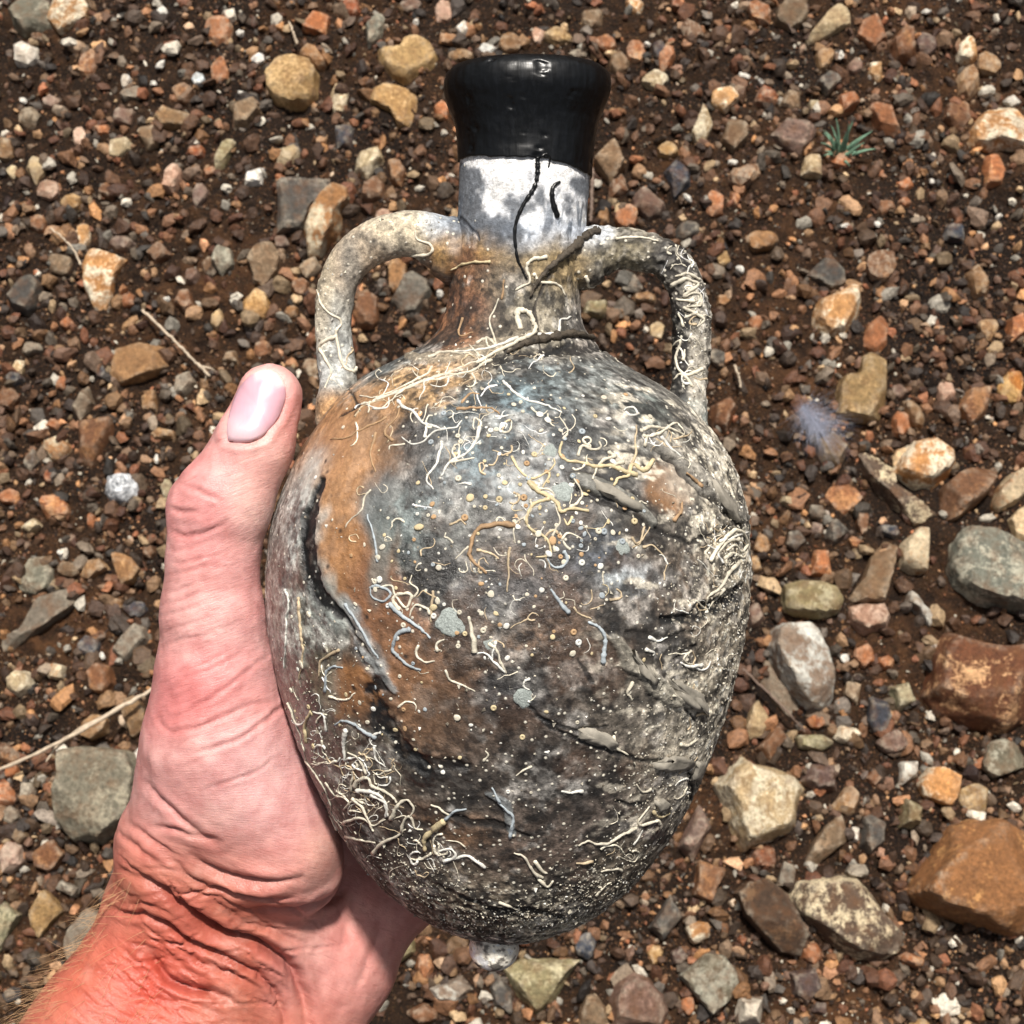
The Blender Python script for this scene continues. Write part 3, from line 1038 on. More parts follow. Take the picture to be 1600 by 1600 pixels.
# ---- worm tubes -----------------------------------------------------------------
ORG = {'C': (400, 560, 3.077), 'D': (780, 560, 3.077), 'E': (440, 1020, 3.077), 'F': (780, 1020, 3.077), 'N': (460, 60, 2.286), 'P': (0, 0, 1)}
CRM, WHT, ORA, BLU, TAN, YEL, BLK = '#e2dac6', '#efede4', '#b59470', '#b2bcc2', '#c9b596', '#ddcba2', '#15171a'
TUBES = [
 ('C',12,WHT,[(680,200),(700,230),(760,260),(800,310),(850,325),(900,340),(960,330),(990,300)]),('C',12,WHT,[(820,320),(815,380)]),
 ('C',9,WHT,[(700,375),(740,410),(800,405),(850,360),(910,335)]),('C',7,CRM,[(640,440),(650,420),(715,410)]),
 ('C',13,WHT,[(1075,330),(1060,390),(1010,460),(930,500),(890,570)]),('C',10,CRM,[(930,500),(1050,480)]),
 ('C',11,WHT,[(890,400),(890,440),(860,520),(820,580),(850,630)]),('C',11,ORA,[(660,395),(625,370),(625,340),(680,280),(690,240)]),
 ('C',9,ORA,[(360,390),(440,380),(530,330),(630,285)]),('C',10,ORA,[(580,360),(550,460),(575,545)]),
 ('C',11,CRM,[(540,260),(560,210),(700,160),(850,90),(1000,70),(1130,10)]),('C',10,CRM,[(500,180),(600,180),(800,90),(850,40)]),
 ('C',10,CRM,[(600,240),(750,130),(950,85)]),('C',8,TAN,[(480,280),(520,230),(620,200)]),('C',9,WHT,[(560,240),(630,240),(640,190)]),
 ('C',8,CRM,[(430,815),(460,770),(510,730),(520,680),(550,630)]),('C',17,ORA,[(1240,800),(1150,800),(1070,820),(1035,890),(1025,950),(1060,990),(1110,1030)]),
 ('C',8,CRM,[(1020,900),(960,970)]),('C',15,BLU,[(740,1300),(690,1320),(660,1380),(680,1430),(730,1470),(790,1500)]),
 ('C',11,BLU,[(550,1100),(560,1150),(620,1165),(650,1130),(600,1095),(555,1100)]),
 ('C',11,CRM,[(560,1060),(580,1095),(650,1095),(665,1130),(720,1200),(750,1140),(700,1130),(660,1160),(690,1210)]),('C',10,CRM,[(740,1240),(760,1190),(820,1200),(835,1230)]),
 ('C',14,BLU,[(640,1180),(720,1250),(790,1300),(840,1345)]),('C',10,CRM,[(780,1380),(770,1420),(800,1455),(860,1455)]),('C',11,CRM,[(905,1355),(870,1370),(870,1410)]),
 ('C',18,CRM,[(1020,1240),(1040,1320),(1050,1410)]),('C',9,WHT,[(1060,1410),(1110,1420),(1160,1470),(1200,1510)]),('C',10,CRM,[(1120,1370),(1160,1410),(1175,1470)]),
 ('C',7,CRM,[(750,1040),(740,1080),(775,1110),(760,1150)]),('C',10,TAN,[(850,1120),(845,1200),(840,1270)]),('C',9,CRM,[(910,1500),(930,1545),(1000,1570),(1050,1600)]),
 ('C',10,WHT,[(140,1110),(155,1160),(145,1300),(135,1490)]),('C',12,TAN,[(205,1150),(215,1300),(225,1400),(210,1550)]),('C',12,TAN,[(300,1530),(310,1460),(350,1430),(400,1400)]),
 ('C',12,BLU,[(330,1600),(340,1510),(380,1480),(420,1490)]),('C',9,WHT,[(975,605),(1035,600)]),('C',10,ORA,[(965,245),(1050,240),(1130,240),(1170,265)]),
 ('C',10,ORA,[(990,215),(1030,170),(1075,170)]),('C',10,BLU,[(540,750),(570,880),(585,980)]),('C',11,BLU,[(430,1180),(500,1290),(560,1400),(590,1440)]),
 ('D',11,WHT,[(20,110),(60,150),(130,200),(220,225),(260,240),(300,260)]),('D',8,CRM,[(290,280),(330,340),(310,390)]),
 ('D',16,YEL,[(300,400),(290,460),(320,490),(400,500),(470,520),(540,520),(600,540),(660,560)]),('D',13,CRM,[(380,470),(400,420),(440,440),(490,430),(480,400)]),
 ('D',13,CRM,[(450,580),(470,530),(500,490),(560,470),(520,455)]),('D',16,YEL,[(550,610),(570,575),(620,560),(640,510),(700,540),(740,490)]),
 ('D',10,TAN,[(660,320),(655,400),(650,480),(620,530)]),('D',13,CRM,[(600,500),(560,510),(530,530)]),('D',18,YEL,[(140,590),(190,640),(240,665),(280,700),(300,735),(350,720),(430,735)]),
 ('D',9,YEL,[(60,470),(90,530),(150,575),(220,555),(265,510),(262,480)]),('D',10,YEL,[(210,620),(240,570),(240,550)]),('D',11,CRM,[(350,560),(400,640),(380,690),(340,720)]),
 ('D',12,YEL,[(240,680),(190,690),(150,720),(130,770),(150,820),(220,860),(245,910),(235,945),(180,955)]),('D',9,CRM,[(150,680),(150,730),(70,810),(80,890)]),
 ('D',9,CRM,[(270,700),(290,780),(260,850),(265,930)]),('D',12,BLU,[(235,960),(260,1000),(300,1000),(325,960),(310,930)]),('D',9,CRM,[(290,840),(320,900),(340,920)]),
 ('D',8,CRM,[(300,870),(340,840),(400,870)]),('D',9,YEL,[(310,770),(330,800),(350,760)]),('D',9,TAN,[(640,860),(660,890),(690,860),(725,810)]),
 ('D',15,BLU,[(250,1110),(290,1170),(335,1225)]),('D',16,BLU,[(430,1270),(480,1290),(510,1340),(505,1400),(495,1465)]),('D',9,TAN,[(50,910),(45,1000),(40,1120)]),
 ('D',14,CRM,[(680,350),(720,330),(770,335),(830,340),(890,370)]),('D',13,CRM,[(690,370),(740,370),(800,340),(850,310),(880,340)]),('D',12,WHT,[(780,380),(820,430),(870,470)]),
 ('D',11,CRM,[(700,420),(710,380),(760,370)]),('D',10,WHT,[(600,250),(615,235),(650,240),(665,265),(630,275),(605,258)]),('D',14,ORA,[(840,780),(870,740),(880,690)]),
 ('D',13,ORA,[(900,550),(940,580),(975,615)]),('D',15,CRM,[(1010,970),(1060,900),(1110,840),(1160,830),(1190,880),(1170,930),(1130,900),(1090,920)]),
 ('D',14,CRM,[(1040,940),(1100,880),(1150,870)]),('D',14,CRM,[(990,1180),(1010,1140),(1070,1100),(1090,1050),(1150,980)]),('D',10,CRM,[(1010,1190),(1040,1160),(1085,1110)]),
 ('D',12,CRM,[(1000,960),(990,930),(1020,900)]),('D',12,CRM,[(1080,960),(1120,930),(1170,960),(1190,920)]),('D',11,WHT,[(1060,880),(1120,860),(1180,840),(1205,830)]),
 ('D',11,WHT,[(700,1400),(740,1410),(740,1430)]),('D',13,WHT,[(870,1460),(920,1480),(970,1470)]),('D',12,WHT,[(720,1340),(760,1360),(810,1340)]),
 ('D',9,CRM,[(0,1420),(10,1470),(35,1510)]),('D',9,TAN,[(690,905),(740,900),(790,950)]),('D',8,TAN,[(700,810),(680,880),(640,910)]),
 ('E',15,YEL,[(140,280),(115,350),(120,430)]),('E',10,WHT,[(150,285),(200,300),(215,380)]),('E',9,CRM,[(195,420),(200,470),(220,500)]),
 ('E',13,BLU,[(255,350),(290,325),(340,340),(400,380),(450,410)]),('E',18,WHT,[(310,370),(300,440),(305,520)]),('E',11,CRM,[(320,480),(370,510),(410,580)]),
 ('E',11,CRM,[(340,570),(335,660)]),('E',15,CRM,[(350,640),(370,610),(420,600),(440,640),(500,670),(540,700),(550,720)]),('E',16,WHT,[(360,660),(430,670),(490,700),(510,790)]),
 ('E',15,WHT,[(430,680),(500,720),(505,790)]),('E',13,CRM,[(340,700),(390,740),(430,830),(440,860)]),('E',13,CRM,[(520,800),(545,760),(570,720),(610,710),(635,750),(620,790)]),
 ('E',11,CRM,[(580,860),(590,800),(620,790),(640,840),(680,850)]),('E',14,CRM,[(440,960),(490,910),(550,880),(600,850)]),('E',11,CRM,[(300,820),(350,800),(400,800),(440,830),(500,800)]),
 ('E',11,CRM,[(310,885),(380,900),(450,910)]),('E',24,YEL,[(690,950),(685,890),(730,850),(780,810)]),('E',12,BLU,[(790,800),(830,760),(890,750)]),('E',10,CRM,[(800,780),(760,750),(720,730)]),
 ('E',11,WHT,[(750,980),(760,950),(820,945),(830,980),(780,1000)]),('E',12,WHT,[(780,1010),(830,990),(900,980),(980,1030)]),('E',9,WHT,[(445,450),(455,510),(500,550)]),
 ('E',13,BLU,[(1040,720),(1110,790),(1100,890)]),('E',10,BLU,[(1010,650),(1050,720)]),('E',10,CRM,[(30,240),(60,320),(90,400),(120,520)]),('E',10,CRM,[(120,520),(200,640),(240,760),(290,850)]),
 ('E',11,CRM,[(200,740),(240,800),(270,850)]),('E',11,CRM,[(210,620),(260,690)]),('E',8,CRM,[(980,470),(990,490),(970,520)]),
 ('F',14,CRM,[(640,140),(615,190),(640,225)]),('F',13,CRM,[(380,925),(430,905),(500,920),(600,870),(660,840)]),('F',13,CRM,[(720,740),(670,810),(690,830),(760,805),(770,820)]),
 ('F',14,TAN,[(370,1010),(450,1005)]),('F',14,CRM,[(170,1000),(210,1050),(230,1060)]),('F',12,CRM,[(70,960),(120,980),(160,1050),(210,1080)]),('F',12,CRM,[(190,1090),(230,1125),(260,1095)]),
 ('F',11,WHT,[(300,665),(350,670),(400,665)]),('F',8,CRM,[(80,590),(110,570),(155,545)]),('F',12,CRM,[(490,1050),(560,1040),(590,1050)]),('F',10,CRM,[(460,1165),(500,1125),(535,1105)]),
 ('F',13,CRM,[(870,440),(900,450),(950,420)]),('F',11,CRM,[(550,400),(570,460),(620,490)]),('F',11,CRM,[(0,1200),(50,1220),(90,1230)]),('F',12,YEL,[(740,760),(770,790),(820,770)]),
 ('F',11,CRM,[(660,630),(690,670),(730,650)]),('F',9,WHT,[(650,920),(690,850)]),
 ('N',10,CRM,[(80,890),(100,960),(165,1010),(150,1050),(170,1160),(210,1190),(225,1170)]),('N',10,CRM,[(150,1060),(90,1100),(130,1180),(110,1250)]),
 ('N',9,CRM,[(430,690),(440,720),(490,740),(480,770),(420,775)]),('N',8,YEL,[(560,830),(590,810),(640,800),(700,800)]),('N',11,CRM,[(790,900),(840,870),(830,820),(850,790),(900,780)]),
 ('N',9,CRM,[(850,840),(880,870),(940,880),(965,915)]),('N',8,CRM,[(650,1090),(690,1070),(720,1090),(700,1010),(730,930)]),('N',7,ORA,[(750,860),(740,930)]),('N',7,ORA,[(600,1000),(590,1060),(640,1050)]),
 ('N',16,CRM,[(805,1040),(795,980),(830,975),(860,1040),(820,1070),(740,1110),(650,1160)]),('N',10,WHT,[(870,1060),(940,1050),(950,1010),(990,995)]),
 ('N',9,CRM,[(1040,850),(1060,890),(1130,850),(1200,820),(1260,850)]),('N',8,CRM,[(1150,715),(1240,710),(1300,725)]),('N',9,WHT,[(560,1120),(680,1110),(800,1070)]),
 ('N',11,CRM,[(1350,880),(1400,860),(1440,880),(1390,920),(1440,910),(1455,950),(1400,960)]),('N',10,CRM,[(1365,930),(1430,940)]),('N',10,CRM,[(1390,960),(1460,1000),(1440,1030)]),
 ('N',10,CRM,[(1350,1100),(1380,1080),(1360,1150),(1400,1200),(1460,1180)]),('N',9,CRM,[(1395,1110),(1390,1150)]),('N',9,CRM,[(1355,1220),(1380,1200),(1420,1240)]),('N',9,CRM,[(1370,980),(1390,1030)]),
 ('N',9,CRM,[(1360,850),(1400,840),(1450,860)]),('N',8,CRM,[(1400,1000),(1440,980)]),('N',10,CRM,[(480,1140),(540,1120),(640,1130)]),('N',9,CRM,[(240,1310),(300,1290),(400,1250),(560,1190),(700,1130)]),
]
TUBE_PROTO_SIDES = 6


def surf_path(pts, lift, bvh=None):
    out = []
    for x, y in pts:
        p, n = cast(x, y, bvh)
        if p is None:
            if out:
                break
            continue
        if out and np.linalg.norm(p - out[-1]) > .006:
            break
        out.append(p + n * lift)
    return np.array(out)


FINE = ([], [], [], [])


def add_tube(pts, wpx, col, name='worm_tube', mat=None, jitter=1.2, fine=False):
    P2 = catmull(pts, max(8, int(sum(math.dist(a, b) for a, b in zip(pts, pts[1:])) / 3.0)))
    s = RNG.normal(0, jitter, P2.shape)
    ker = np.array((.25, .5, .25))
    for _ in range(2):
        for k in (0, 1):
            s[:, k] = np.convolve(s[:, k], ker, 'same')
    P2 = P2 + s
    r = wpx * S * .46
    path = surf_path(P2, r * .18)
    if len(path) < 3:
        return
    n = len(path)
    t = np.linspace(0, 1, n)
    if RNG.random() < .5:
        t = 1 - t
    rad = r * (.45 + .6 * t) * (1 + .16 * RNG.normal(size=n))
    V, Q, T = tube_arrays(path, np.clip(rad, r * .3, r * 1.4), TUBE_PROTO_SIDES)
    if fine:
        k = sum(len(v) for v in FINE[0])
        FINE[0].append(V)
        FINE[1].append(Q + k)
        FINE[2].append(T + k)
        FINE[3].append(np.tile(np.clip(lin(col) * RNG.uniform(.85, 1.1), 0, .82), (len(V), 1)))
        return
    o, me = amph_obj(name, V, [Q, T], mat or M['tube'])
    cc = lin(col) * RNG.uniform(.78, 1.02)
    o['tint'] = [float(x) for x in np.clip(cc, 0, .85)]
    return o


for z, w, col, pts in TUBES:
    ox, oy, k = ORG[z]
    add_tube([(ox + x / k, oy + y / k) for x, y in pts], w / k * 1.48, col)

# small curls scattered where the photograph shows them
for (cx, cy, rx, ry, cnt, col) in [(570, 1235, 60, 80, 70, CRM), (850, 800, 90, 90, 12, YEL), (1130, 870, 40, 60, 20, CRM), (1050, 690, 50, 30, 9, CRM),
                                   (1082, 470, 22, 60, 22, CRM), (1085, 590, 12, 40, 8, CRM), (1060, 405, 40, 20, 8, CRM), (800, 900, 260, 200, 60, CRM), (700, 650, 140, 60, 34, CRM), (880, 690, 130, 60, 24, CRM), (500, 1130, 40, 110, 18, CRM), (650, 1330, 90, 40, 24, CRM), (780, 560, 110, 25, 16, CRM), (1080, 1000, 60, 120, 18, CRM), (680, 580, 130, 26, 18, CRM), (1080, 1230, 60, 90, 8, CRM), (960, 1330, 80, 60, 7, CRM)]:
    for _ in range(cnt):
        a = RNG.uniform(0, 6.28)
        x, y = cx + RNG.normal() * rx * .5, cy + RNG.normal() * ry * .5
        pts = [(x, y)]
        cv = RNG.normal(0, .5)
        for _k in range(RNG.integers(4, 8)):
            a += cv + RNG.normal(0, .45)
            st = RNG.uniform(4, 8)
            x, y = x + math.cos(a) * st, y + math.sin(a) * st
            pts.append((x, y))
        add_tube(pts, RNG.choice([1.3, 1.8, 2.6, 3.6, 4.6], p=[.3, .27, .2, .15, .08]), [col, WHT, CRM, TAN][RNG.integers(4)], jitter=.5, fine=True)

o, me = amph_obj('fine_worm_tubes', np.vstack(FINE[0]), [np.vstack(FINE[1]), np.vstack(FINE[2])], M['gravel'])
vcol(me, np.vstack(FINE[3]))
o['kind'] = 'stuff'

# black wax that ran down the neck
for pts, w in (([(868, 425), (868, 470), (858, 530), (815, 600), (788, 680), (795, 780), (812, 820), (830, 860)], 15),
               ([(948, 512), (925, 528), (919, 560), (926, 600), (940, 640)], 20), ([(880, 425), (900, 412), (912, 430), (907, 460)], 11)):
    o = add_tube([(460 + x / 2.286, 60 + y / 2.286) for x, y in pts], w / 2.286 * 1.2, BLK, 'wax_drip', M['wax'], .2)

# strips of dark bark-like growth
for pts, w in (([(1090, 690), (1040, 710), (985, 750), (930, 800), (880, 850), (850, 900), (840, 925)], [15, 17, 16, 13, 9, 5, 3]),
               ([(1155, 1105), (1110, 1090), (1050, 1070), (990, 1060), (920, 1072), (840, 1090), (760, 1125)], [8, 13, 16, 18, 18, 13, 5])):
    p2 = catmull([(460 + x / 2.286, 60 + y / 2.286) for x, y in pts], 60)
    path = surf_path(p2, .0007)
    if len(path) > 4:
        rad = np.interp(np.linspace(0, 1, len(path)), np.linspace(0, 1, len(w)), w) / 2.286 * S * .8
        rad = rad * (1 + .25 * RNG.normal(size=len(path)))
        V, Q, T = tube_arrays(path, np.clip(rad, .0003, 1), 9)
        amph_obj('bark_strip', V, [Q, T], M['bark'])

# ---- coiled worms, discs, flakes, grit ------------------------------------------
def coil_mesh():
    R, r, nu, nv = 1.0, .70, 12, 6
    u = np.linspace(0, 2 * math.pi, nu, endpoint=False)
    v = np.linspace(0, 2 * math.pi, nv, endpoint=False)
    U, Vv = np.meshgrid(u, v, indexing='ij')
    k = 1 + .22 * np.sin(U / 2)
    P = np.stack([(R + r * k * np.cos(Vv)) * np.cos(U), (R + r * k * np.cos(Vv)) * np.sin(U), r * k * np.sin(Vv) * .9], 2).reshape(-1, 3)
    i, j = np.meshgrid(np.arange(nu), np.arange(nv), indexing='ij')
    a = i * nv + j
    b = ((i + 1) % nu) * nv + j
    c = ((i + 1) % nu) * nv + (j + 1) % nv
    d = i * nv + (j + 1) % nv
    return make_mesh('coiled_worm', P, np.stack([a, b, c, d], 2).reshape(-1, 4))


COIL = coil_mesh()
COIL.materials.append(M['tube'])


def dot_mesh(seed):
    r = np.random.default_rng(seed)
    d, f = ICO[2]
    P = d * (1 + .30 * (fbm(d * 1.3 + seed * 7, 3, seed) - .5) * 2)[:, None] * (1, 1, .45)
    P[:, :2] *= 1 - .35 * np.exp(-((P[:, 0] - .1) ** 2 + P[:, 1] ** 2) / .05)[:, None] * (P[:, 2:] > 0)
    P[:, 2] -= .42 * np.exp(-((P[:, 0] - .12) ** 2 + (P[:, 1] + .08) ** 2) / .05) * (P[:, 2] > 0)
    m = make_mesh('coiled_worm', P, f)
    m.materials.append(M['tube'])
    return m


DOTS = [dot_mesh(k) for k in range(1, 7)]


def disc_mesh(name, seed, mat):
    n, rings = 22, 4
    rg = np.random.default_rng(seed)
    ph = np.linspace(0, 2 * math.pi, n, endpoint=False)
    ol = 1 + .10 * np.sin(3 * ph + rg.uniform(0, 6)) + .07 * np.sin(5 * ph + rg.uniform(0, 6)) + rg.normal(0, .04, n)
    P = [(0, 0, .32)]
    for k, (rr, z) in enumerate([(.4, .31), (.75, .26), (.95, .14), (1.03, -.15)]):
        P += [(rr * o * math.cos(a), rr * o * math.sin(a), z + rg.normal(0, .03)) for o, a in zip(ol, ph)]
    F4, F3 = [], [(0, 1 + i, 1 + (i + 1) % n) for i in range(n)]
    for k in range(3):
        for i in range(n):
            a, b = 1 + k * n + i, 1 + k * n + (i + 1) % n
            F4.append((a, a + n, b + n, b))
    me = make_mesh(name, P, [np.array(F4), np.array(F3)])
    me.materials.append(mat)
    return me


def stick(name, me, px, py, size, tint=None, sink=0.0, flat=1.0):
    p, n = cast(px, py)
    if p is None:
        return None
    o = bpy.data.objects.new(name, me)
    COL.objects.link(o)
    o.parent = amphora
    q = Vector(n).to_track_quat('Z', 'Y')
    rot = q.to_matrix() @ Matrix.Rotation(RNG.uniform(0, 6.28), 3, 'Z')
    o.matrix_local = Matrix.Translation(Vector(p - BASE + n * (size * .25 - sink))) @ rot.to_4x4() @ Matrix.Diagonal((size, size, size * flat, 1))
    if tint is not None:
        o['tint'] = [float(x) for x in tint]
    return o


spots = []
CLUST = [(860, 770, 130, 90, 70), (900, 830, 80, 50, 44), (740, 700, 160, 90, 40), (620, 880, 70, 120, 26), (720, 960, 120, 90, 24), (860, 960, 120, 80, 18), (820, 640, 150, 50, 22),
         (600, 1100, 100, 110, 24), (740, 1130, 140, 80, 16), (470, 1050, 30, 120, 14), (760, 1230, 140, 70, 10), (1050, 830, 70, 80, 10), (650, 610, 80, 40, 10), (500, 560, 0, 0, 0), (560, 1230, 60, 70, 10)]
for (cx, cy, rx, ry, n) in CLUST:
    for _ in range(n):
        for _t in range(8):
            x, y = cx + RNG.normal() * rx * .6, cy + RNG.normal() * ry * .6
            if all((x - a) ** 2 + (y - b) ** 2 > 60 for a, b in spots):
                break
        spots.append((x, y))
for (x, y) in spots[:300]:
    col = lin([CRM, CRM, YEL, WHT, WHT, CRM, YEL, '#c9a57c', BLU][RNG.integers(9)]) * RNG.uniform(.8, 1.0)
    if RNG.random() < .3:
        stick('coiled_worm', COIL, x, y, RNG.uniform(1.3, 2.9) * S, np.clip(col, 0, .8))
    else:
        o = stick('coiled_worm', DOTS[RNG.integers(6)], x, y, RNG.choice([1.6, 2.3, 3.2, 4.4, 6.0], p=[.28, .3, .24, .13, .05]) * S, np.clip(col * 1.05, 0, .85))
        if o is not None:
            o.scale = (o.scale[0] * RNG.uniform(.75, 1.3), o.scale[1] * RNG.uniform(.75, 1.2), o.scale[2] * RNG.uniform(.5, 1))

for k, (x, y, r) in enumerate([(880, 768, 16), (860, 704, 11), (705, 972, 23), (820, 1090, 17), (972, 855, 13), (765, 1007, 9)]):
    stick('bryozoan_patch', disc_mesh('bryozoan_patch', k, M['disc']), x, y, r * S * .85, None, r * S * .22, .35)


def flake(poly, k):
    """thin plate of clay lying on the surface"""
    c = np.mean(poly, 0)
    ring = []
    for a, b in zip(poly, poly[1:] + poly[:1]):
        for t in (0, .33, .66):
            ring.append(np.array(a) * (1 - t) + np.array(b) * t + RNG.normal(0, 1.2, 2))
    V, n = [], len(ring)
    for f, lift in ((.0, .0010), (.55, .0010), (.93, .0009), (1.0, -.0008)):
        for q in ([c] if f == 0 else ring):
            p, nn = cast(*(c + (np.array(q) - c) * f))
            if p is None:
                p, nn = cast(*c)
            if p is None:
                return
            V.append(p + nn * lift)
    F3 = [(0, 1 + i, 1 + (i + 1) % n) for i in range(n)]
    F4 = [(1 + m * n + i, 1 + (m + 1) * n + i, 1 + (m + 1) * n + (i + 1) % n, 1 + m * n + (i + 1) % n) for m in range(2) for i in range(n)]
    amph_obj('clay_flake', np.array(V), [np.array(F4), np.array(F3)], M['flake'])


for k, pl in enumerate([[(902, 1140), (925, 1137), (955, 1148), (968, 1163), (955, 1170), (920, 1158), (905, 1152)],
                        [(1040, 1058), (1060, 1062), (1095, 1085), (1105, 1100), (1108, 1120), (1080, 1105), (1055, 1080)],
                        [(1038, 1184), (1060, 1180), (1085, 1188), (1080, 1200), (1040, 1206), (1015, 1195)],
                        [(1022, 1250), (1042, 1248), (1045, 1262), (1028, 1265)], [(985, 1015), (1010, 1040), (1030, 1065), (1022, 1072), (1000, 1050)],
                        [(925, 748), (960, 762), (1000, 788), (1005, 800), (970, 792), (935, 768)], [(1120, 640), (1140, 690), (1128, 700), (1105, 660)],
                        [(1110, 750), (1150, 790), (1160, 820), (1140, 810)], [(1088, 1188), (1100, 1190), (1092, 1225), (1083, 1215)]]):
    flake(pl, k)


def build_grit():
    """uncountable grains of crust: one stuff part"""
    dv, df = ICO[1]
    pts = []
    for (cx, cy, rx, ry, n) in [(1150, 900, 30, 220, 1100), (1100, 1000, 60, 260, 900), (1060, 1250, 90, 120, 900), (1000, 1380, 90, 50, 500), (830, 1440, 180, 25, 1100), (640, 1370, 90, 50, 500), (500, 1150, 60, 150, 350),
                                (1090, 520, 22, 120, 260), (800, 950, 330, 330, 900), (510, 500, 25, 120, 120), (640, 350, 60, 20, 80), (800, 560, 150, 40, 150), (950, 1390, 80, 40, 350)]:
        pts += [(cx + RNG.normal() * rx * .7, cy + RNG.normal() * ry * .6) for _ in range(n)]
    V, F, C = [], [], []
    k = 0
    dv4 = np.array([(1, 0, 0), (-.5, .87, 0), (-.5, -.87, 0), (0, 0, 1), (0, 0, -1.0)])
    df4 = np.array([(0, 1, 3), (1, 2, 3), (2, 0, 3), (1, 0, 4), (2, 1, 4), (0, 2, 4)])
    for x, y in pts:
        p, n = cast(x, y)
        if p is None or (y < 400 and 700 < x < 940):
            continue
        r = abs(RNG.normal(0, 1)) * 1.0 * S + .5 * S
        V.append(p + (dv4 * (1 + .4 * RNG.normal(size=(5, 1))) * r) @ np.linalg.qr(RNG.normal(size=(3, 3)))[0].T)
        F.append(df4 + k)
        k += 5
        C.append(np.tile(lin([CRM, '#c8c1b0', WHT, '#9a9080'][RNG.integers(4)]) * RNG.uniform(.6, 1), (5, 1)))
    o, me = amph_obj('encrusting_grit', np.vstack(V), np.vstack(F), M['gravel'], False)
    vcol(me, np.vstack(C))
    o['kind'] = 'stuff'


build_grit()

# ------------------------------------------------------------------ the hand
def back(px, py, r, press=.93):
    """centre of a finger or palm cone of radius r (mm) touching the far side of the amphora"""
    z = -.06
    for _ in range(3):
        q = L(px, py, z)
        h = AB.ray_cast(Vector((q[0], q[1], -.3)), Vector((0, 0, 1)))
        if h[0] is None:
            return q * 1000
        n = h[1] if h[1].z < 0 else -h[1]
        c = np.array(h[0]) + np.array(n) * r * .001 * press
        z = c[2]
    return c * 1000


def Lm(px, py, z):
    return L(px, py, z * .001) * 1000


def build_hand_sdf():
    prims = []                       # (a, ra, b, rb, blend)

    def chain(pts, k, flat=None):
        for (a, ra), (b, rb) in zip(pts, pts[1:]):
            prims.append((np.array(a), ra, np.array(b), rb, k))
    th = [((421, 620, 12), 9.2), ((397, 695, 13), 10.8), ((349, 785, 12), 13.0), ((333, 870, 10), 12.1), ((332, 960, 8), 13.7), ((337, 1060, 4), 16.8), ((343, 1150, 0), 19.6)]
    chain([(Lm(*p), r) for p, r in th], 3)
    chain([(Lm(304, 792, 12), 7.6), (Lm(308, 812, 12), 7.6)], 4)
    chain([(Lm(343, 1150, 0), 19.2), (Lm(322, 1235, -6), 18.4), (Lm(287, 1330, -13), 17.6), (Lm(262, 1400, -20), 16)], 7)
    chain([(Lm(348, 1150, 0), 19), (Lm(393, 1235, -3), 17.6), (Lm(438, 1320, -8), 16.6), (Lm(466, 1362, -12), 12.5)], 7)
    chain([(Lm(340, 1200, -10), 18), (Lm(370, 1330, -18), 22)], 7)
    chain([(Lm(238, 1308, -12), 9), (Lm(226, 1316, -14), 7)], 6)
    # wrist
    chain([(Lm(300, 1400, -24), 20), (Lm(400, 1440, -30), 21), (Lm(480, 1480, -38), 19)], 8)
    # palm heel
    chain([(Lm(560, 1420, -48), 17), (Lm(520, 1500, -44), 18.5), (Lm(462, 1600, -40), 19)], 7)
    # forearm
    chain([(Lm(270, 1420, -24), 17), (Lm(165, 1625, -18), 22), (Lm(-20, 1920, -5), 27)], 8)
    chain([(Lm(470, 1480, -40), 20), (Lm(405, 1680, -36), 23), (Lm(250, 1980, -28), 28)], 8)
    chain([(Lm(370, 1450, -32), 23), (Lm(285, 1650, -27), 28), (Lm(120, 1950, -14), 33)], 8)
    # palm behind the amphora
    chain([(Lm(400, 1380, -36), 17), (back(470, 1230, 15), 15), (back(560, 1000, 12), 12)], 7)
    chain([(Lm(480, 1400, -46), 16), (back(600, 1200, 15), 15), (back(660, 970, 12), 12)], 7)
    chain([(Lm(545, 1425, -50), 16), (back(690, 1220, 15), 15), (back(760, 990, 12), 12)], 7)
    chain([(Lm(560, 1425, -50), 16), (back(750, 1260, 15), 15), (back(850, 1050, 11), 11)], 7)
    for pts in ([(560, 1000, 11.5), (580, 800, 10), (615, 690, 9), (645, 630, 7.8)], [(660, 970, 11.5), (690, 750, 10.2), (715, 640, 9.2), (735, 585, 8)],
                [(760, 990, 11.5), (800, 780, 10), (830, 660, 9), (850, 605, 7.8)], [(850, 1050, 10.5), (905, 880, 9), (940, 780, 8), (958, 725, 7)]):
        chain([(back(x, y, r), r) for x, y, r in pts], 1.6)
    return prims


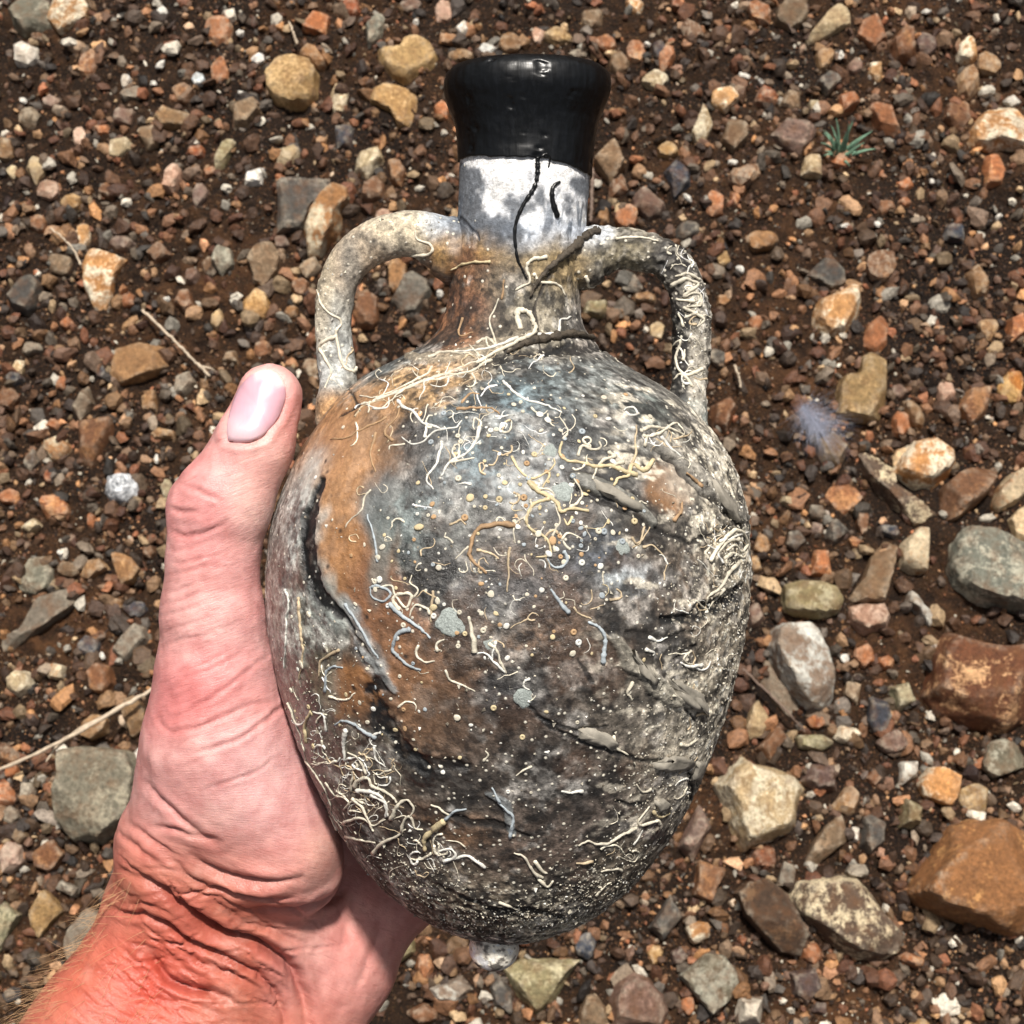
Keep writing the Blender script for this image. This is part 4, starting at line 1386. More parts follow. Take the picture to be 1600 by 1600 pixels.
def surface_nets(F, org, h):
    nx, ny, nz = F.shape
    ins = F < 0
    c = np.zeros((nx - 1, ny - 1, nz - 1), np.int8)
    for a in (0, 1):
        for b in (0, 1):
            for d in (0, 1):
                c += ins[a:nx - 1 + a, b:ny - 1 + b, d:nz - 1 + d]
    act = (c > 0) & (c < 8)
    idx = np.full(act.shape, -1, np.int64)
    A = np.argwhere(act)
    idx[act] = np.arange(len(A))
    acc = np.zeros((len(A), 3))
    cnt = np.zeros(len(A))
    offs = [(a, b, d) for a in (0, 1) for b in (0, 1) for d in (0, 1)]
    val = {o: F[A[:, 0] + o[0], A[:, 1] + o[1], A[:, 2] + o[2]] for o in offs}
    for o in offs:
        for ax in range(3):
            if o[ax] == 0:
                p = list(o)
                p[ax] = 1
                p = tuple(p)
                m = (val[o] < 0) != (val[p] < 0)
                t = val[o] / (val[o] - val[p] + 1e-20)
                q = np.tile(np.array(o, float), (len(A), 1))
                q[:, ax] += t
                acc[m] += q[m]
                cnt[m] += 1
    V = (A + acc / cnt[:, None]) * h + org
    Q = []
    for ax in range(3):
        u, v = (ax + 1) % 3, (ax + 2) % 3
        s0 = [slice(None)] * 3
        s1 = [slice(None)] * 3
        s0[ax], s1[ax] = slice(0, -1), slice(1, None)
        ch = ins[tuple(s0)] != ins[tuple(s1)]
        E = np.argwhere(ch)
        E = E[(E[:, u] > 0) & (E[:, v] > 0) & (E[:, u] < F.shape[u] - 1) & (E[:, v] < F.shape[v] - 1)]
        fl = ins[E[:, 0], E[:, 1], E[:, 2]]
        q = []
        for du, dv in ((-1, -1), (0, -1), (0, 0), (-1, 0)):
            g = E.copy()
            g[:, u] += du
            g[:, v] += dv
            q.append(idx[g[:, 0], g[:, 1], g[:, 2]])
        q = np.stack(q, 1)
        q[~fl] = q[~fl][:, ::-1]
        Q.append(q)
    Q = np.vstack(Q)
    return V, Q[(Q >= 0).all(1)]


def sdf_mesh(prims, h=1.0):
    los = np.min([np.minimum(a - ra, b - rb) for a, ra, b, rb, k in prims], 0) - 4
    his = np.max([np.maximum(a + ra, b + rb) for a, ra, b, rb, k in prims], 0) + 4
    n = np.ceil((his - los) / h).astype(int)
    F = np.full(n, 30.0, np.float32)
    ax = [los[i] + h * np.arange(n[i]) for i in range(3)]
    for a, ra, b, rb, k in prims:
        lo = np.minimum(a - ra, b - rb) - k - 6
        hi = np.maximum(a + ra, b + rb) + k + 6
        s = [slice(max(0, int((lo[i] - los[i]) / h)), min(n[i], int((hi[i] - los[i]) / h) + 2)) for i in range(3)]
        X, Y, Z = np.meshgrid(ax[0][s[0]], ax[1][s[1]], ax[2][s[2]], indexing='ij')
        ba = b - a
        px, py, pz = X - a[0], Y - a[1], Z - a[2]
        t = np.clip((px * ba[0] + py * ba[1] + pz * ba[2]) / (ba @ ba), 0, 1)
        d = np.sqrt((px - ba[0] * t) ** 2 + (py - ba[1] * t) ** 2 + (pz - ba[2] * t) ** 2) - (ra + (rb - ra) * t)
        cur = F[s[0], s[1], s[2]]
        hh = np.clip(k - np.abs(cur - d), 0, None) / k
        F[s[0], s[1], s[2]] = np.minimum(cur, d) - hh * hh * k * .25
    return surface_nets(F, los, h)


CREASES = [   # polyline (photo px), width px, depth mm, redness
    # zoom of the lower left, /2.963 + (0,1060)
    ([(195, 1360), (243, 1384), (287, 1414), (338, 1448), (405, 1475), (449, 1505), (472, 1546), (480, 1600)], 9, 4.2, 1.0),
    ([(190, 1340), (225, 1367), (262, 1390)], 4, 1.0, .5), ([(165, 1415), (205, 1428), (240, 1430), (290, 1462), (345, 1490), (400, 1520), (432, 1555), (445, 1600)], 5, 2.2, .8),
    ([(225, 1480), (255, 1520), (290, 1542), (330, 1552), (355, 1560)], 8, 2.8, 1.0), ([(270, 1470), (320, 1505), (370, 1522), (410, 1545)], 5, 1.2, .6),
    ([(300, 1335), (335, 1357), (380, 1372), (430, 1376), (470, 1372)], 6, 1.6, .5), ([(255, 1330), (300, 1370), (350, 1390), (420, 1402), (455, 1400)], 5, 1.4, .5),
    ([(365, 1424), (420, 1420), (480, 1418), (525, 1400), (540, 1380)], 7, 1.3, .4), ([(385, 1440), (430, 1455), (480, 1475)], 5, .8, .4),
    ([(230, 1225), (262, 1262), (310, 1300), (345, 1315)], 6, 1.1, .4), ([(240, 1290), (285, 1300), (340, 1318)], 5, .9, .4),
    ([(240, 1110), (262, 1142), (310, 1135), (380, 1105), (430, 1095)], 4, .7, .5), ([(290, 1180), (340, 1168), (390, 1145), (440, 1105), (452, 1085)], 4, .9, .5),
    ([(320, 1235), (360, 1222), (400, 1205), (440, 1180)], 3, .6, .4), ([(260, 1130), (300, 1110), (350, 1075), (400, 1040), (425, 1020)], 4, .6, .4),
    ([(250, 1090), (290, 1060), (340, 1040), (380, 1015)], 3, .45, .4), ([(285, 1060), (330, 1030), (350, 1020)], 3, .4, .3),
    ([(290, 762), (315, 768), (345, 784)], 4, .9, .5), ([(264, 793), (285, 800), (310, 797)], 4, 1.0, .5), ([(266, 832), (295, 838), (325, 832), (355, 815)], 4, .9, .5),
    ([(264, 860), (290, 858), (320, 850)], 3, .5, .3), ([(264, 880), (290, 878), (325, 868)], 3, .5, .3), ([(262, 900), (300, 890), (335, 880)], 3, .5, .3),
    ([(258, 925), (290, 918), (330, 900)], 3, .5, .3), ([(255, 945), (290, 935), (320, 922)], 3, .45, .3), ([(252, 965), (285, 955), (335, 935)], 3, .5, .3),
    ([(250, 990), (285, 978), (330, 962)], 3, .45, .3), ([(247, 1015), (285, 1000), (340, 990)], 3, .45, .3), ([(320, 694), (350, 690), (380, 692), (400, 690)], 4, .5, .3),
    ([(560, 1395), (545, 1440), (535, 1500)], 12, .7, .2), ([(600, 1420), (585, 1480), (550, 1560)], 9, .4, .2),
    ([(185, 1300), (215, 1325), (255, 1350)], 5, .9, .4), ([(200, 1285), (235, 1310), (290, 1345)], 4, .7, .4),
]
for i in range(64):          # finer folds that follow the wrist
    t = i / 63
    x0, y0 = 195 - 110 * t + random.uniform(-8, 8), 1330 + 190 * t
    ln = random.uniform(70, 230)
    sx = random.uniform(0, 140)
    pts = [(x0 + sx + ln * u, y0 + (sx + ln * u) * (.42 + .12 * math.sin(u * 3 + i)) + 9 * math.sin(u * 5 + i)) for u in (0, .25, .5, .75, 1)]
    CREASES.append((pts, random.uniform(1.5, 2.8), random.uniform(.2, .6), .4))
for i in range(34):          # short lines down the forearm
    t = i / 33
    x0, y0 = 150 - 110 * t + random.uniform(0, 110), 1450 + 150 * t + random.uniform(-20, 20)
    ln = random.uniform(40, 120)
    pts = [(x0 + ln * u, y0 + ln * u * (.5 + .15 * math.sin(u * 4 + i)) + 6 * math.sin(u * 6 + i)) for u in (0, .33, .66, 1)]
    CREASES.append((pts, random.uniform(1.5, 2.6), random.uniform(.2, .45), .6))
for i in range(26):          # and across the thumb and the ball of the thumb
    t = i / 25
    y0 = 870 + 330 * t
    x0 = 258 - 28 * t + random.uniform(0, 60)
    ln = random.uniform(40, 110)
    pts = [(x0 + ln * u, y0 - ln * u * (.22 + .28 * t) + 5 * math.sin(u * 4 + i * 2)) for u in (0, .33, .66, 1)]
    CREASES.append((pts, random.uniform(1.6, 2.4), random.uniform(.12, .25), .3))
BULGES = [  # cx, cy, rx, ry, angle, height mm
    (300, 1500, 70, 16, 38, 1.2), (300, 1420, 90, 14, 30, 1.3), (250, 1345, 60, 14, 35, .9), (400, 1390, 80, 12, 12, 1.2), (390, 1355, 70, 10, 20, .8), (310, 1465, 100, 12, 33, 1.0),
    (480, 1330, 40, 60, -20, .8), (350, 1535, 60, 14, 40, 1.0), (300, 740, 40, 18, 20, .6), (300, 815, 36, 12, 5, .5), (335, 1085, 50, 26, -30, .5), (240, 1190, 12, 40, -10, .8), (420, 1500, 70, 12, 40, .9),
]
NAIL = [(356, 688), (354, 672), (358, 650), (365, 628), (375, 606), (388, 590), (404, 580), (420, 578), (435, 586), (445, 603), (446, 622), (440, 642), (428, 662), (412, 679), (395, 688), (375, 690)]


def build_hand():
    prims = build_hand_sdf()
    V, Q = sdf_mesh(prims, 1.4)
    V = V * .001
    me0 = make_mesh('hand_raw', V, Q)
    o = bpy.data.objects.new('hand_raw', me0)
    COL.objects.link(o)
    md = o.modifiers.new('s', 'SMOOTH')
    md.factor = .5
    md.iterations = 3
    md = o.modifiers.new('d', 'SUBSURF')
    md.levels = 1
    dg = bpy.context.evaluated_depsgraph_get()
    me = bpy.data.meshes.new_from_object(o.evaluated_get(dg))
    bpy.data.objects.remove(o)
    bpy.data.meshes.remove(me0)
    n = len(me.vertices)
    P = np.empty(n * 3, np.float32)
    me.vertices.foreach_get('co', P)
    P = P.reshape(-1, 3).astype(float)
    N = np.empty(n * 3, np.float32)
    me.vertices.foreach_get('normal', N)
    N = N.reshape(-1, 3).astype(float)
    px, py = proj(P)
    view = np.array((0, 0, D)) - P
    view /= np.linalg.norm(view, axis=1)[:, None]
    fr = sstep(.0, .25, (N * view).sum(1))
    fr = fr * (P[:, 2] > -.075)
    w1 = fbm(P * 60, 3, 201) - .5
    w2 = fbm(P * 260, 4, 202) - .5
    disp = w1 * .0012 + w2 * .0004
    red = np.zeros(n)
    F = np.where(fr > .01)[0]
    fx, fy = px[F] + w2[F] * 9, py[F] + (fbm(P[F] * 260 + 9, 3, 203) - .5) * 9
    dd = np.zeros(len(F))
    rr = np.zeros(len(F))
    for pts, wd, dep, rd in CREASES:
        pts = catmull(pts, 24)
        bx0, by0 = pts.min(0) - wd * 5
        bx1, by1 = pts.max(0) + wd * 5
        m = (fx > bx0) & (fx < bx1) & (fy > by0) & (fy < by1)
        if not m.any():
            continue
        d, t = seg_dist(fx[m], fy[m], pts)
        tp = np.sin(np.clip(t, .03, .97) * math.pi) ** .6
        g = np.exp(-(d / (wd * .72)) ** 2)
        dep = dep * (.62 if pts[:, 1].mean() < 1240 else 1.12)
        dd[m] += -dep * .001 * g * tp + dep * .00030 * np.exp(-((d - wd * 2.1) / (wd * 1.0)) ** 2) * tp
        rr[m] = np.maximum(rr[m], rd * np.exp(-(d / (wd * 1.5)) ** 2) * tp)
    for cx, cy, rx, ry, a, hgt in BULGES:
        a = math.radians(a)
        u = ((fx - cx) * math.cos(a) + (fy - cy) * math.sin(a)) / rx
        v = (-(fx - cx) * math.sin(a) + (fy - cy) * math.cos(a)) / ry
        dd += hgt * .001 * np.exp(-(u * u + v * v))
    # groove round the nail, flat bed under it
    nl = catmull(NAIL + NAIL[:1], 80)
    d, _ = seg_dist(fx, fy, nl)
    dd += -.0006 * np.exp(-(d / 4.5) ** 2) + .0004 * np.exp(-((d - 13) / 6) ** 2)
    disp[F] += dd * fr[F]
    red[F] = rr * fr[F]
    P2 = P + N * disp[:, None]
    # flow coordinates for the fine skin lines
    al = np.radians(np.interp(py, [900, 1150, 1320, 1450], [22, 18, -24, -34]))
    xm, ym = P[:, 0], P[:, 1]
    flow = np.stack([xm * np.cos(al) + ym * np.sin(al), -xm * np.sin(al) + ym * np.cos(al), P[:, 2]], 1)
    # colour of the skin
    c = np.tile(lin('#dca8a3'), (n, 1))

    def put(cx, cy, rx, ry, a, so, stg, col):
        nonlocal c
        m = ell(px, py, cx, cy, rx, ry, a, so, w1 * .8 + w2 * .3) * stg
        c = c * (1 - m[:, None]) + lin(col) * m[:, None]
    wr = sstep(1230, 1420, py - (px - 300) * .25 + 60 * w1)
    c = c * (1 - wr[:, None]) + lin('#b8725e') * wr[:, None]
    put(300, 800, 70, 90, 0, .6, .7, '#d99694')
    put(300, 1080, 90, 60, -25, .6, .75, '#d28080')
    put(400, 1000, 60, 160, 0, .7, .4, '#dba6a6')
    put(420, 1200, 90, 90, 0, .7, .5, '#deb0b0')
    put(420, 760, 50, 90, 20, .6, .5, '#e4beb2')
    put(210, 1545, 110, 80, -20, .9, .72, '#d0442e')
    put(330, 1480, 120, 60, 35, .7, .5, '#c26552')
    put(120, 1560, 90, 70, -45, .6, .5, '#b4705a')
    put(520, 1340, 50, 60, 0, .6, .5, '#d2a08c')
    put(545, 1490, 100, 130, 0, .7, .9, '#e0a49c')
    put(460, 620, 30, 60, 0, .6, .5, '#cf8e88')
    c = c * (1 - .55 * red[:, None]) + lin('#7a2e28') * .55 * red[:, None]
    me.vertices.foreach_set('co', (P2 - HBASE).astype(np.float32).ravel())
    me.polygons.foreach_set('use_smooth', np.full(len(me.polygons), True))
    vcol(me, c)
    vvec(me, flow, 'flow')
    me.name = 'hand'
    me.update()
    ob = link('hand', me, M['skin'], person)
    bv = BVHTree.FromPolygons([tuple(p) for p in P2.tolist()], [tuple(p.vertices) for p in me.polygons])
    return ob, bv


HBASE = L(380, 1480, -.032)
person = bpy.data.objects.new('person', None)
COL.objects.link(person)
person.matrix_world = HELD @ Matrix.Translation(Vector(HBASE))
tag(person, 'bare left hand with sunburnt wrist and hairy forearm, thumb along the amphora', 'person')
hand, HB = build_hand()


def build_nail():
    ring = catmull(NAIL + NAIL[:1], 64)[:-1]
    c = np.array((402, 634))
    V, C = [], []
    n = len(ring)
    lv = [(.0, .0008), (.35, .00078), (.65, .00074), (.88, .0007), (.97, .0005), (1.03, -.0006)]
    for f, lift in lv:
        for q in ([c] if f == 0 else ring):
            x, y = c + (q - c) * f
            p, nn = cast(x, y, HB)
            if p is None:
                p, nn = cast(*c, HB)
            V.append(p + nn * lift)
            # free edge at the tip, pale moon at the root
            u = (x - 402) * .38 - (y - 634) * .92
            col = lin('#cfa3b0')
            col = col + (lin('#d9b9c0') - col) * sstep(-20, -44, u)
            col = col + (lin('#e2d8d4') - col) * sstep(38, 46, u) * (1 if f > .6 else 0)
            C.append(col)
    F3 = [(0, 1 + i, 1 + (i + 1) % n) for i in range(n)]
    F4 = [(1 + m * n + i, 1 + (m + 1) * n + i, 1 + (m + 1) * n + (i + 1) % n, 1 + m * n + (i + 1) % n) for m in range(len(lv) - 2) for i in range(n)]
    me = make_mesh('thumbnail', np.array(V) - HBASE, [np.array(F4), np.array(F3)])
    vcol(me, np.array(C))
    link('thumbnail', me, M['nail'], person)


build_nail()


def build_hair():
    V, Q, T = [], [], []
    k = 0
    for i in range(190):
        t = RNG.random()
        # along the outer edge of the forearm, fewer on top
        if i < 140:
            x, y = 178 - 150 * t + RNG.normal() * 5, 1375 + 225 * t + RNG.normal() * 8
            x += 8 + abs(RNG.normal()) * 14
        else:
            x, y = RNG.uniform(60, 260), RNG.uniform(1430, 1600)
        p, n = cast(x, y, HB)
        if p is None:
            continue
        ln = RNG.uniform(.005, .013)
        d = np.array((-.55, -.35, .1)) + RNG.normal(0, .35, 3) * np.array((1, 1, .5)) + n * .55
        d /= np.linalg.norm(d)
        b = RNG.normal(0, .25, 3) + np.array((-.1, -.5, -.1))
        u = np.linspace(0, 1, 6)[:, None]
        path = p - n * .0003 + d * ln * u + b * ln * u * u * .5
        v, q, tt = tube_arrays(path, .00006 * (1 - .75 * u[:, 0]), 3)
        V.append(v)
        Q.append(q + k)
        T.append(tt + k)
        k += len(v)
    me = make_mesh('arm_hair', np.vstack(V) - HBASE, [np.vstack(Q), np.vstack(T)])
    o = link('arm_hair', me, M['hair'], person)
    o['kind'] = 'stuff'


build_hair()

# ------------------------------------------------------------------ stones
# colour key: (tint, second tint, patchiness, word for the label)
KINDS = {
 'ochre': ('#a98656', '#c9a878', .42, 'ochre'), 'tan': ('#946e48', '#b08c62', .42, 'tan'), 'brown': ('#7a5236', '#986c46', .42, 'brown'),
 'orange': ('#a86a42', '#c89060', .40, 'orange brown'), 'rust': ('#8a4a2a', '#b8703e', .45, 'rusty red'), 'bright': ('#c07c34', '#dcb070', .45, 'bright orange'),
 'pink': ('#b8917a', '#d0b09a', .42, 'pinkish'), 'mauve': ('#735a4e', '#8c7062', .42, 'mauve grey'), 'plum': ('#55433e', '#6a5650', .4, 'dark plum'),
 'grey': ('#7c7264', '#968c7c', .42, 'grey'), 'dgrey': ('#4c4843', '#66605a', .42, 'dark grey'), 'slate': ('#3c3f48', '#565a62', .38, 'blue black slate'),
 'green': ('#747060', '#a8a492', .48, 'grey green'), 'olive': ('#8c8260', '#b2a888', .44, 'olive'), 'cream': ('#c4ac84', '#e0d2b4', .45, 'cream'),
 'white': ('#e2ddd2', '#f0eee8', .45, 'white'), 'mottle': ('#d9c7a6', '#9a6e44', .5, 'cream and brown mottled'), 'wmottle': ('#d8d2c4', '#857464', .5, 'white and grey mottled'),
 'omottle': ('#c8935c', '#eadcc0', .5, 'orange and cream mottled'), 'bmottle': ('#55463a', '#c8b898', .45, 'brown stone with cream veins'),
 'rimmed': ('#6a3c22', '#c49a70', .44, 'rust red'), 'block': ('#94663e', '#c08e58', .45, 'ochre'), 'twotone': ('#7a7260', '#948c78', .42, 'grey olive'),
 'dbrown': ('#4e3a2a', '#75583e', .45, 'dark brown'), 'taupe': ('#80684e', '#9c8266', .42, 'taupe'),
}
# traced outlines: name of the look, label, height factor, polygon in photo px
POLY = [
 ('green', 'pale grey green stone in the top left corner of the photo', .5, [(12,15),(25,0),(60,-8),(82,6),(84,44),(78,54),(52,52),(38,56),(22,40)]),
 ('omottle', 'grey stone with an orange patch beside the top left corner stone', .5, [(72,8),(92,-6),(130,-4),(142,16),(138,34),(112,46),(92,52),(74,34)]),
 ('ochre', 'round ochre boulder left of the black wax mouth', .6, [(412,118),(432,96),(460,88),(484,92),(497,112),(494,148),(478,166),(455,170),(430,160),(414,142)]),
 ('ochre', 'large flat ochre stone just up and left of the wax mouth', .35, [(592,75),(622,74),(632,56),(652,54),(672,66),(686,88),(678,108),(656,122),(636,128),(612,118),(596,100)]),
 ('ochre', 'L shaped ochre stone left of the wax mouth, under the large flat one', .35, [(573,140),(588,133),(625,135),(652,150),(654,180),(640,204),(622,200),(610,176),(580,160)]),
 ('dgrey', 'square slab of slate grey rock above the left handle', .25, [(432,282),(520,277),(512,305),(486,322),(472,358),(430,366),(434,320)]),
 ('mottle', 'long pitted cream stone leaning above the left handle', .6, [(474,360),(482,326),(500,304),(524,289),(545,294),(548,312),(534,330),(527,366),(516,378),(500,400),(482,398)]),
 ('omottle', 'tall tan stone with an orange foot on the left side', .45, [(126,412),(145,386),(168,398),(203,410),(186,432),(172,470),(164,488),(148,484),(132,452)]),
 ('dgrey', 'dark grey triangular stone at the left edge, below the short straw', .45, [(10,466),(30,432),(52,428),(64,444),(58,478),(46,490),(22,484)]),
 ('taupe', 'brown oval stone left of the left handle', .5, [(386,408),(400,384),(426,378),(438,398),(434,426),(414,452),(400,444)]),
 ('cream', 'cream wedge of rock at the top, right of the wax mouth', .45, [(1258,62),(1290,22),(1312,6),(1329,18),(1329,42),(1300,56),(1264,66)]),
 ('omottle', 'rusty red stone with a cream rim near the top right edge', .45, [(1514,226),(1516,204),(1530,184),(1552,165),(1580,170),(1605,190),(1605,236),(1588,232),(1570,226),(1540,232),(1520,232)]),
 ('mauve', 'mauve grey angular stone left of the grass tuft', .4, [(1205,208),(1228,186),(1262,194),(1276,198),(1268,222),(1250,240),(1222,228)]),
 ('orange', 'slanting orange brown stone right of the grass tuft', .4, [(1357,166),(1368,159),(1392,168),(1400,188),(1412,224),(1392,214),(1372,196)]),
 ('dgrey', 'dark grey triangle of rock with a brown rim below the grass tuft', .4, [(1256,432),(1292,398),(1302,402),(1320,424),(1322,446),(1300,454),(1280,446)]),
 ('omottle', 'lumpy brown rock with a white crown below the dark triangle', .6, [(1276,470),(1300,458),(1330,444),(1344,446),(1346,466),(1338,498),(1318,526),(1290,530),(1268,506)]),
 ('orange', 'pointed orange flake above the big tan block', .4, [(1344,540),(1356,508),(1378,488),(1390,500),(1386,530),(1384,556),(1364,552)]),
 ('ochre', 'big square tan block with a rusty top, right of the right handle', .55, [(1340,587),(1344,560),(1360,552),(1384,560),(1385,600),(1385,650),(1366,661),(1330,658),(1303,655),(1305,612),(1314,590)]),
 ('bmottle', 'large grey flake with a pale lower rim, right of the amphora', .35, [(1340,702),(1356,696),(1402,706),(1398,730),(1386,752),(1430,784),(1465,808),(1446,818),(1428,823),(1396,796),(1376,770),(1352,742)]),
 ('omottle', 'cream and orange pitted boulder resting on the grey flake', .65, [(1394,738),(1402,714),(1424,688),(1464,682),(1492,704),(1496,726),(1488,740),(1456,762),(1430,764),(1406,748)]),
 ('brown', 'dark brown boulder right of the cream and orange boulder', .55, [(1468,800),(1470,762),(1494,742),(1526,730),(1544,722),(1560,738),(1544,772),(1502,808),(1482,818)]),
 ('mottle', 'cream and brown stone at the right edge beside the dark brown boulder', .6, [(1548,792),(1556,764),(1576,742),(1606,728),(1606,770),(1590,786),(1560,800)]),
 ('mottle', 'cream knob at the right edge above the big grey green boulder', .5, [(1576,812),(1590,796),(1606,788),(1606,850),(1586,846)]),
 ('green', 'big mottled grey green boulder at the right edge', .55, [(1480,890),(1486,850),(1508,822),(1545,826),(1570,836),(1612,856),(1612,960),(1560,950),(1520,940),(1490,916)]),
 ('mottle', 'cream and ochre block above the big grey green boulder', .5, [(1407,866),(1412,848),(1436,822),(1453,824),(1452,860),(1450,892),(1430,892),(1408,884)]),
 ('taupe', 'long tapering grey tan stone right of the amphora', .45, [(1323,938),(1346,906),(1362,862),(1384,844),(1401,856),(1394,900),(1380,942),(1350,944)]),
 ('pink', 'pinkish wedge touching the foot of the long tapering stone', .5, [(1324,948),(1350,942),(1382,942),(1392,962),(1386,980),(1350,992),(1328,974)]),
 ('olive', 'smooth olive stone with a pale end, right of the amphora', .5, [(1223,952),(1226,912),(1250,906),(1284,908),(1310,918),(1320,936),(1312,958),(1288,966),(1240,960)]),
 ('orange', 'flat orange hexagonal stone right of the amphora', .35, [(1288,776),(1296,760),(1322,754),(1340,764),(1349,780),(1338,792),(1318,808),(1300,798)]),
 ('wmottle', 'large cream and olive boulder with white veins, right of the amphora', .6, [(1199,1010),(1206,984),(1222,972),(1262,972),(1278,984),(1296,1014),(1308,1050),(1304,1090),(1286,1112),(1262,1108),(1236,1084),(1214,1054)]),
 ('grey', 'flat grey flake tucked behind the white veined boulder', .2, [(1174,1036),(1200,1018),(1216,1050),(1240,1084),(1254,1118),(1250,1134),(1224,1116),(1190,1070)]),
 ('rimmed', 'big rust red rock with a white upper rim at the right edge', .5, [(1446,1086),(1464,1014),(1486,988),(1530,1000),(1570,1008),(1612,1008),(1612,1126),(1570,1146),(1520,1134),(1466,1116)]),
 ('cream', 'big cream block with a brown lower side near the amphora foot', .6, [(1118,1226),(1136,1198),(1158,1180),(1172,1188),(1200,1194),(1246,1212),(1259,1232),(1250,1264),(1246,1292),(1236,1306),(1200,1318),(1160,1330),(1146,1300),(1136,1262)]),
 ('bmottle', 'big flat brown stone with cream veins in the lower right', .4, [(1235,1394),(1250,1378),(1276,1372),(1310,1366),(1340,1372),(1362,1398),(1382,1426),(1416,1464),(1404,1490),(1380,1498),(1340,1496),(1306,1478),(1266,1448),(1246,1430)]),
 ('block', 'largest ochre orange block in the lower right corner', .6, [(1416,1398),(1428,1370),(1456,1336),(1484,1290),(1520,1280),(1566,1278),(1612,1310),(1612,1468),(1580,1464),(1540,1450),(1500,1440),(1444,1420)]),
 ('omottle', 'orange and cream sparkling stone above the largest ochre block', .6, [(1434,1226),(1450,1200),(1472,1196),(1500,1212),(1498,1240),(1486,1262),(1466,1256),(1440,1244)]),
 ('green', 'grey green angular stone at the right edge, below the rust red rock', .45, [(1532,1192),(1544,1160),(1566,1152),(1590,1166),(1604,1188),(1600,1200),(1552,1216),(1538,1204)]),
 ('taupe', 'pointed brown tan stone right of the big cream block', .45, [(1254,1354),(1268,1318),(1288,1290),(1312,1270),(1322,1292),(1326,1312),(1296,1336),(1264,1362)]),
 ('dbrown', 'long dark brown rock up and left of the flat veined stone', .55, [(1146,1394),(1166,1376),(1200,1372),(1228,1396),(1246,1430),(1262,1462),(1252,1496),(1220,1490),(1186,1458),(1160,1430)]),
 ('green', 'dark grey green boulder at the bottom, right of the amphora foot', .5, [(1062,1524),(1082,1506),(1100,1488),(1130,1492),(1160,1526),(1142,1562),(1112,1588),(1082,1552)]),
 ('olive', 'tan olive rock directly below the amphora foot', .5, [(784,1512),(816,1496),(860,1498),(912,1498),(892,1520),(868,1562),(838,1586),(806,1552)]),
 ('mauve', 'mottled mauve boulder at the bottom edge', .5, [(952,1566),(964,1534),(990,1518),(1014,1526),(1040,1556),(1046,1580),(1036,1606),(956,1606)]),
 ('taupe', 'grey mauve stone at the bottom edge left of the mauve boulder', .5, [(904,1582),(914,1552),(930,1550),(946,1570),(956,1606),(906,1606)]),
 ('twotone', 'big two toned grey olive boulder left of the wrist', .6, [(82,1240),(94,1206),(95,1172),(130,1164),(170,1166),(212,1176),(226,1210),(214,1280),(160,1318),(116,1318),(86,1288)]),
 ('ochre', 'ochre triangular stone lower left of the wrist', .45, [(48,1424),(70,1390),(82,1396),(100,1424),(84,1440),(62,1468),(50,1456)]),
 ('olive', 'olive cream wedge at the left edge near the forearm', .45, [(-10,1400),(8,1408),(36,1428),(24,1450),(2,1486),(-12,1490)]),
 ('grey', 'grey stone half hidden by the forearm hair', .45, [(96,1480),(110,1448),(136,1418),(160,1424),(170,1450),(130,1500),(104,1502)]),
 ('tan', 'long brick shaped stone above the thumb at the left', .4, [(172,592),(180,550),(220,540),(284,544),(288,562),(244,588),(196,604),(174,600)]),
 ('brown', 'tapering brown stone left of the thumb', .45, [(120,656),(142,654),(178,650),(176,676),(160,706),(142,732),(122,720),(124,690)]),
 ('tan', 'tan pyramid shaped stone left of the thumb', .5, [(172,856),(184,862),(208,872),(222,890),(210,908),(190,916),(180,894)]),
 ('grey', 'large flat slate slab at the left edge', .2, [(-6,1024),(4,996),(30,990),(56,930),(110,918),(117,944),(70,980),(36,1004),(10,1022)]),
 ('green', 'broken slate slab above the large flat one at the left', .2, [(26,910),(44,872),(70,868),(84,890),(82,916),(56,930),(30,922)]),
 ('grey', 'blocky grey tan stone left of the thumb base', .5, [(174,1018),(188,992),(214,971),(232,980),(234,1000),(196,1040),(176,1022)]),
 ('grey', 'grey tan triangular stone seen through the left handle', .45, [(612,468),(628,430),(646,424),(670,436),(674,456),(650,488),(628,490)]),
 ('tan', 'ochre grey upright stone seen through the left handle', .5, [(606,420),(618,398),(636,404),(636,440),(622,462),(608,450)]),
]
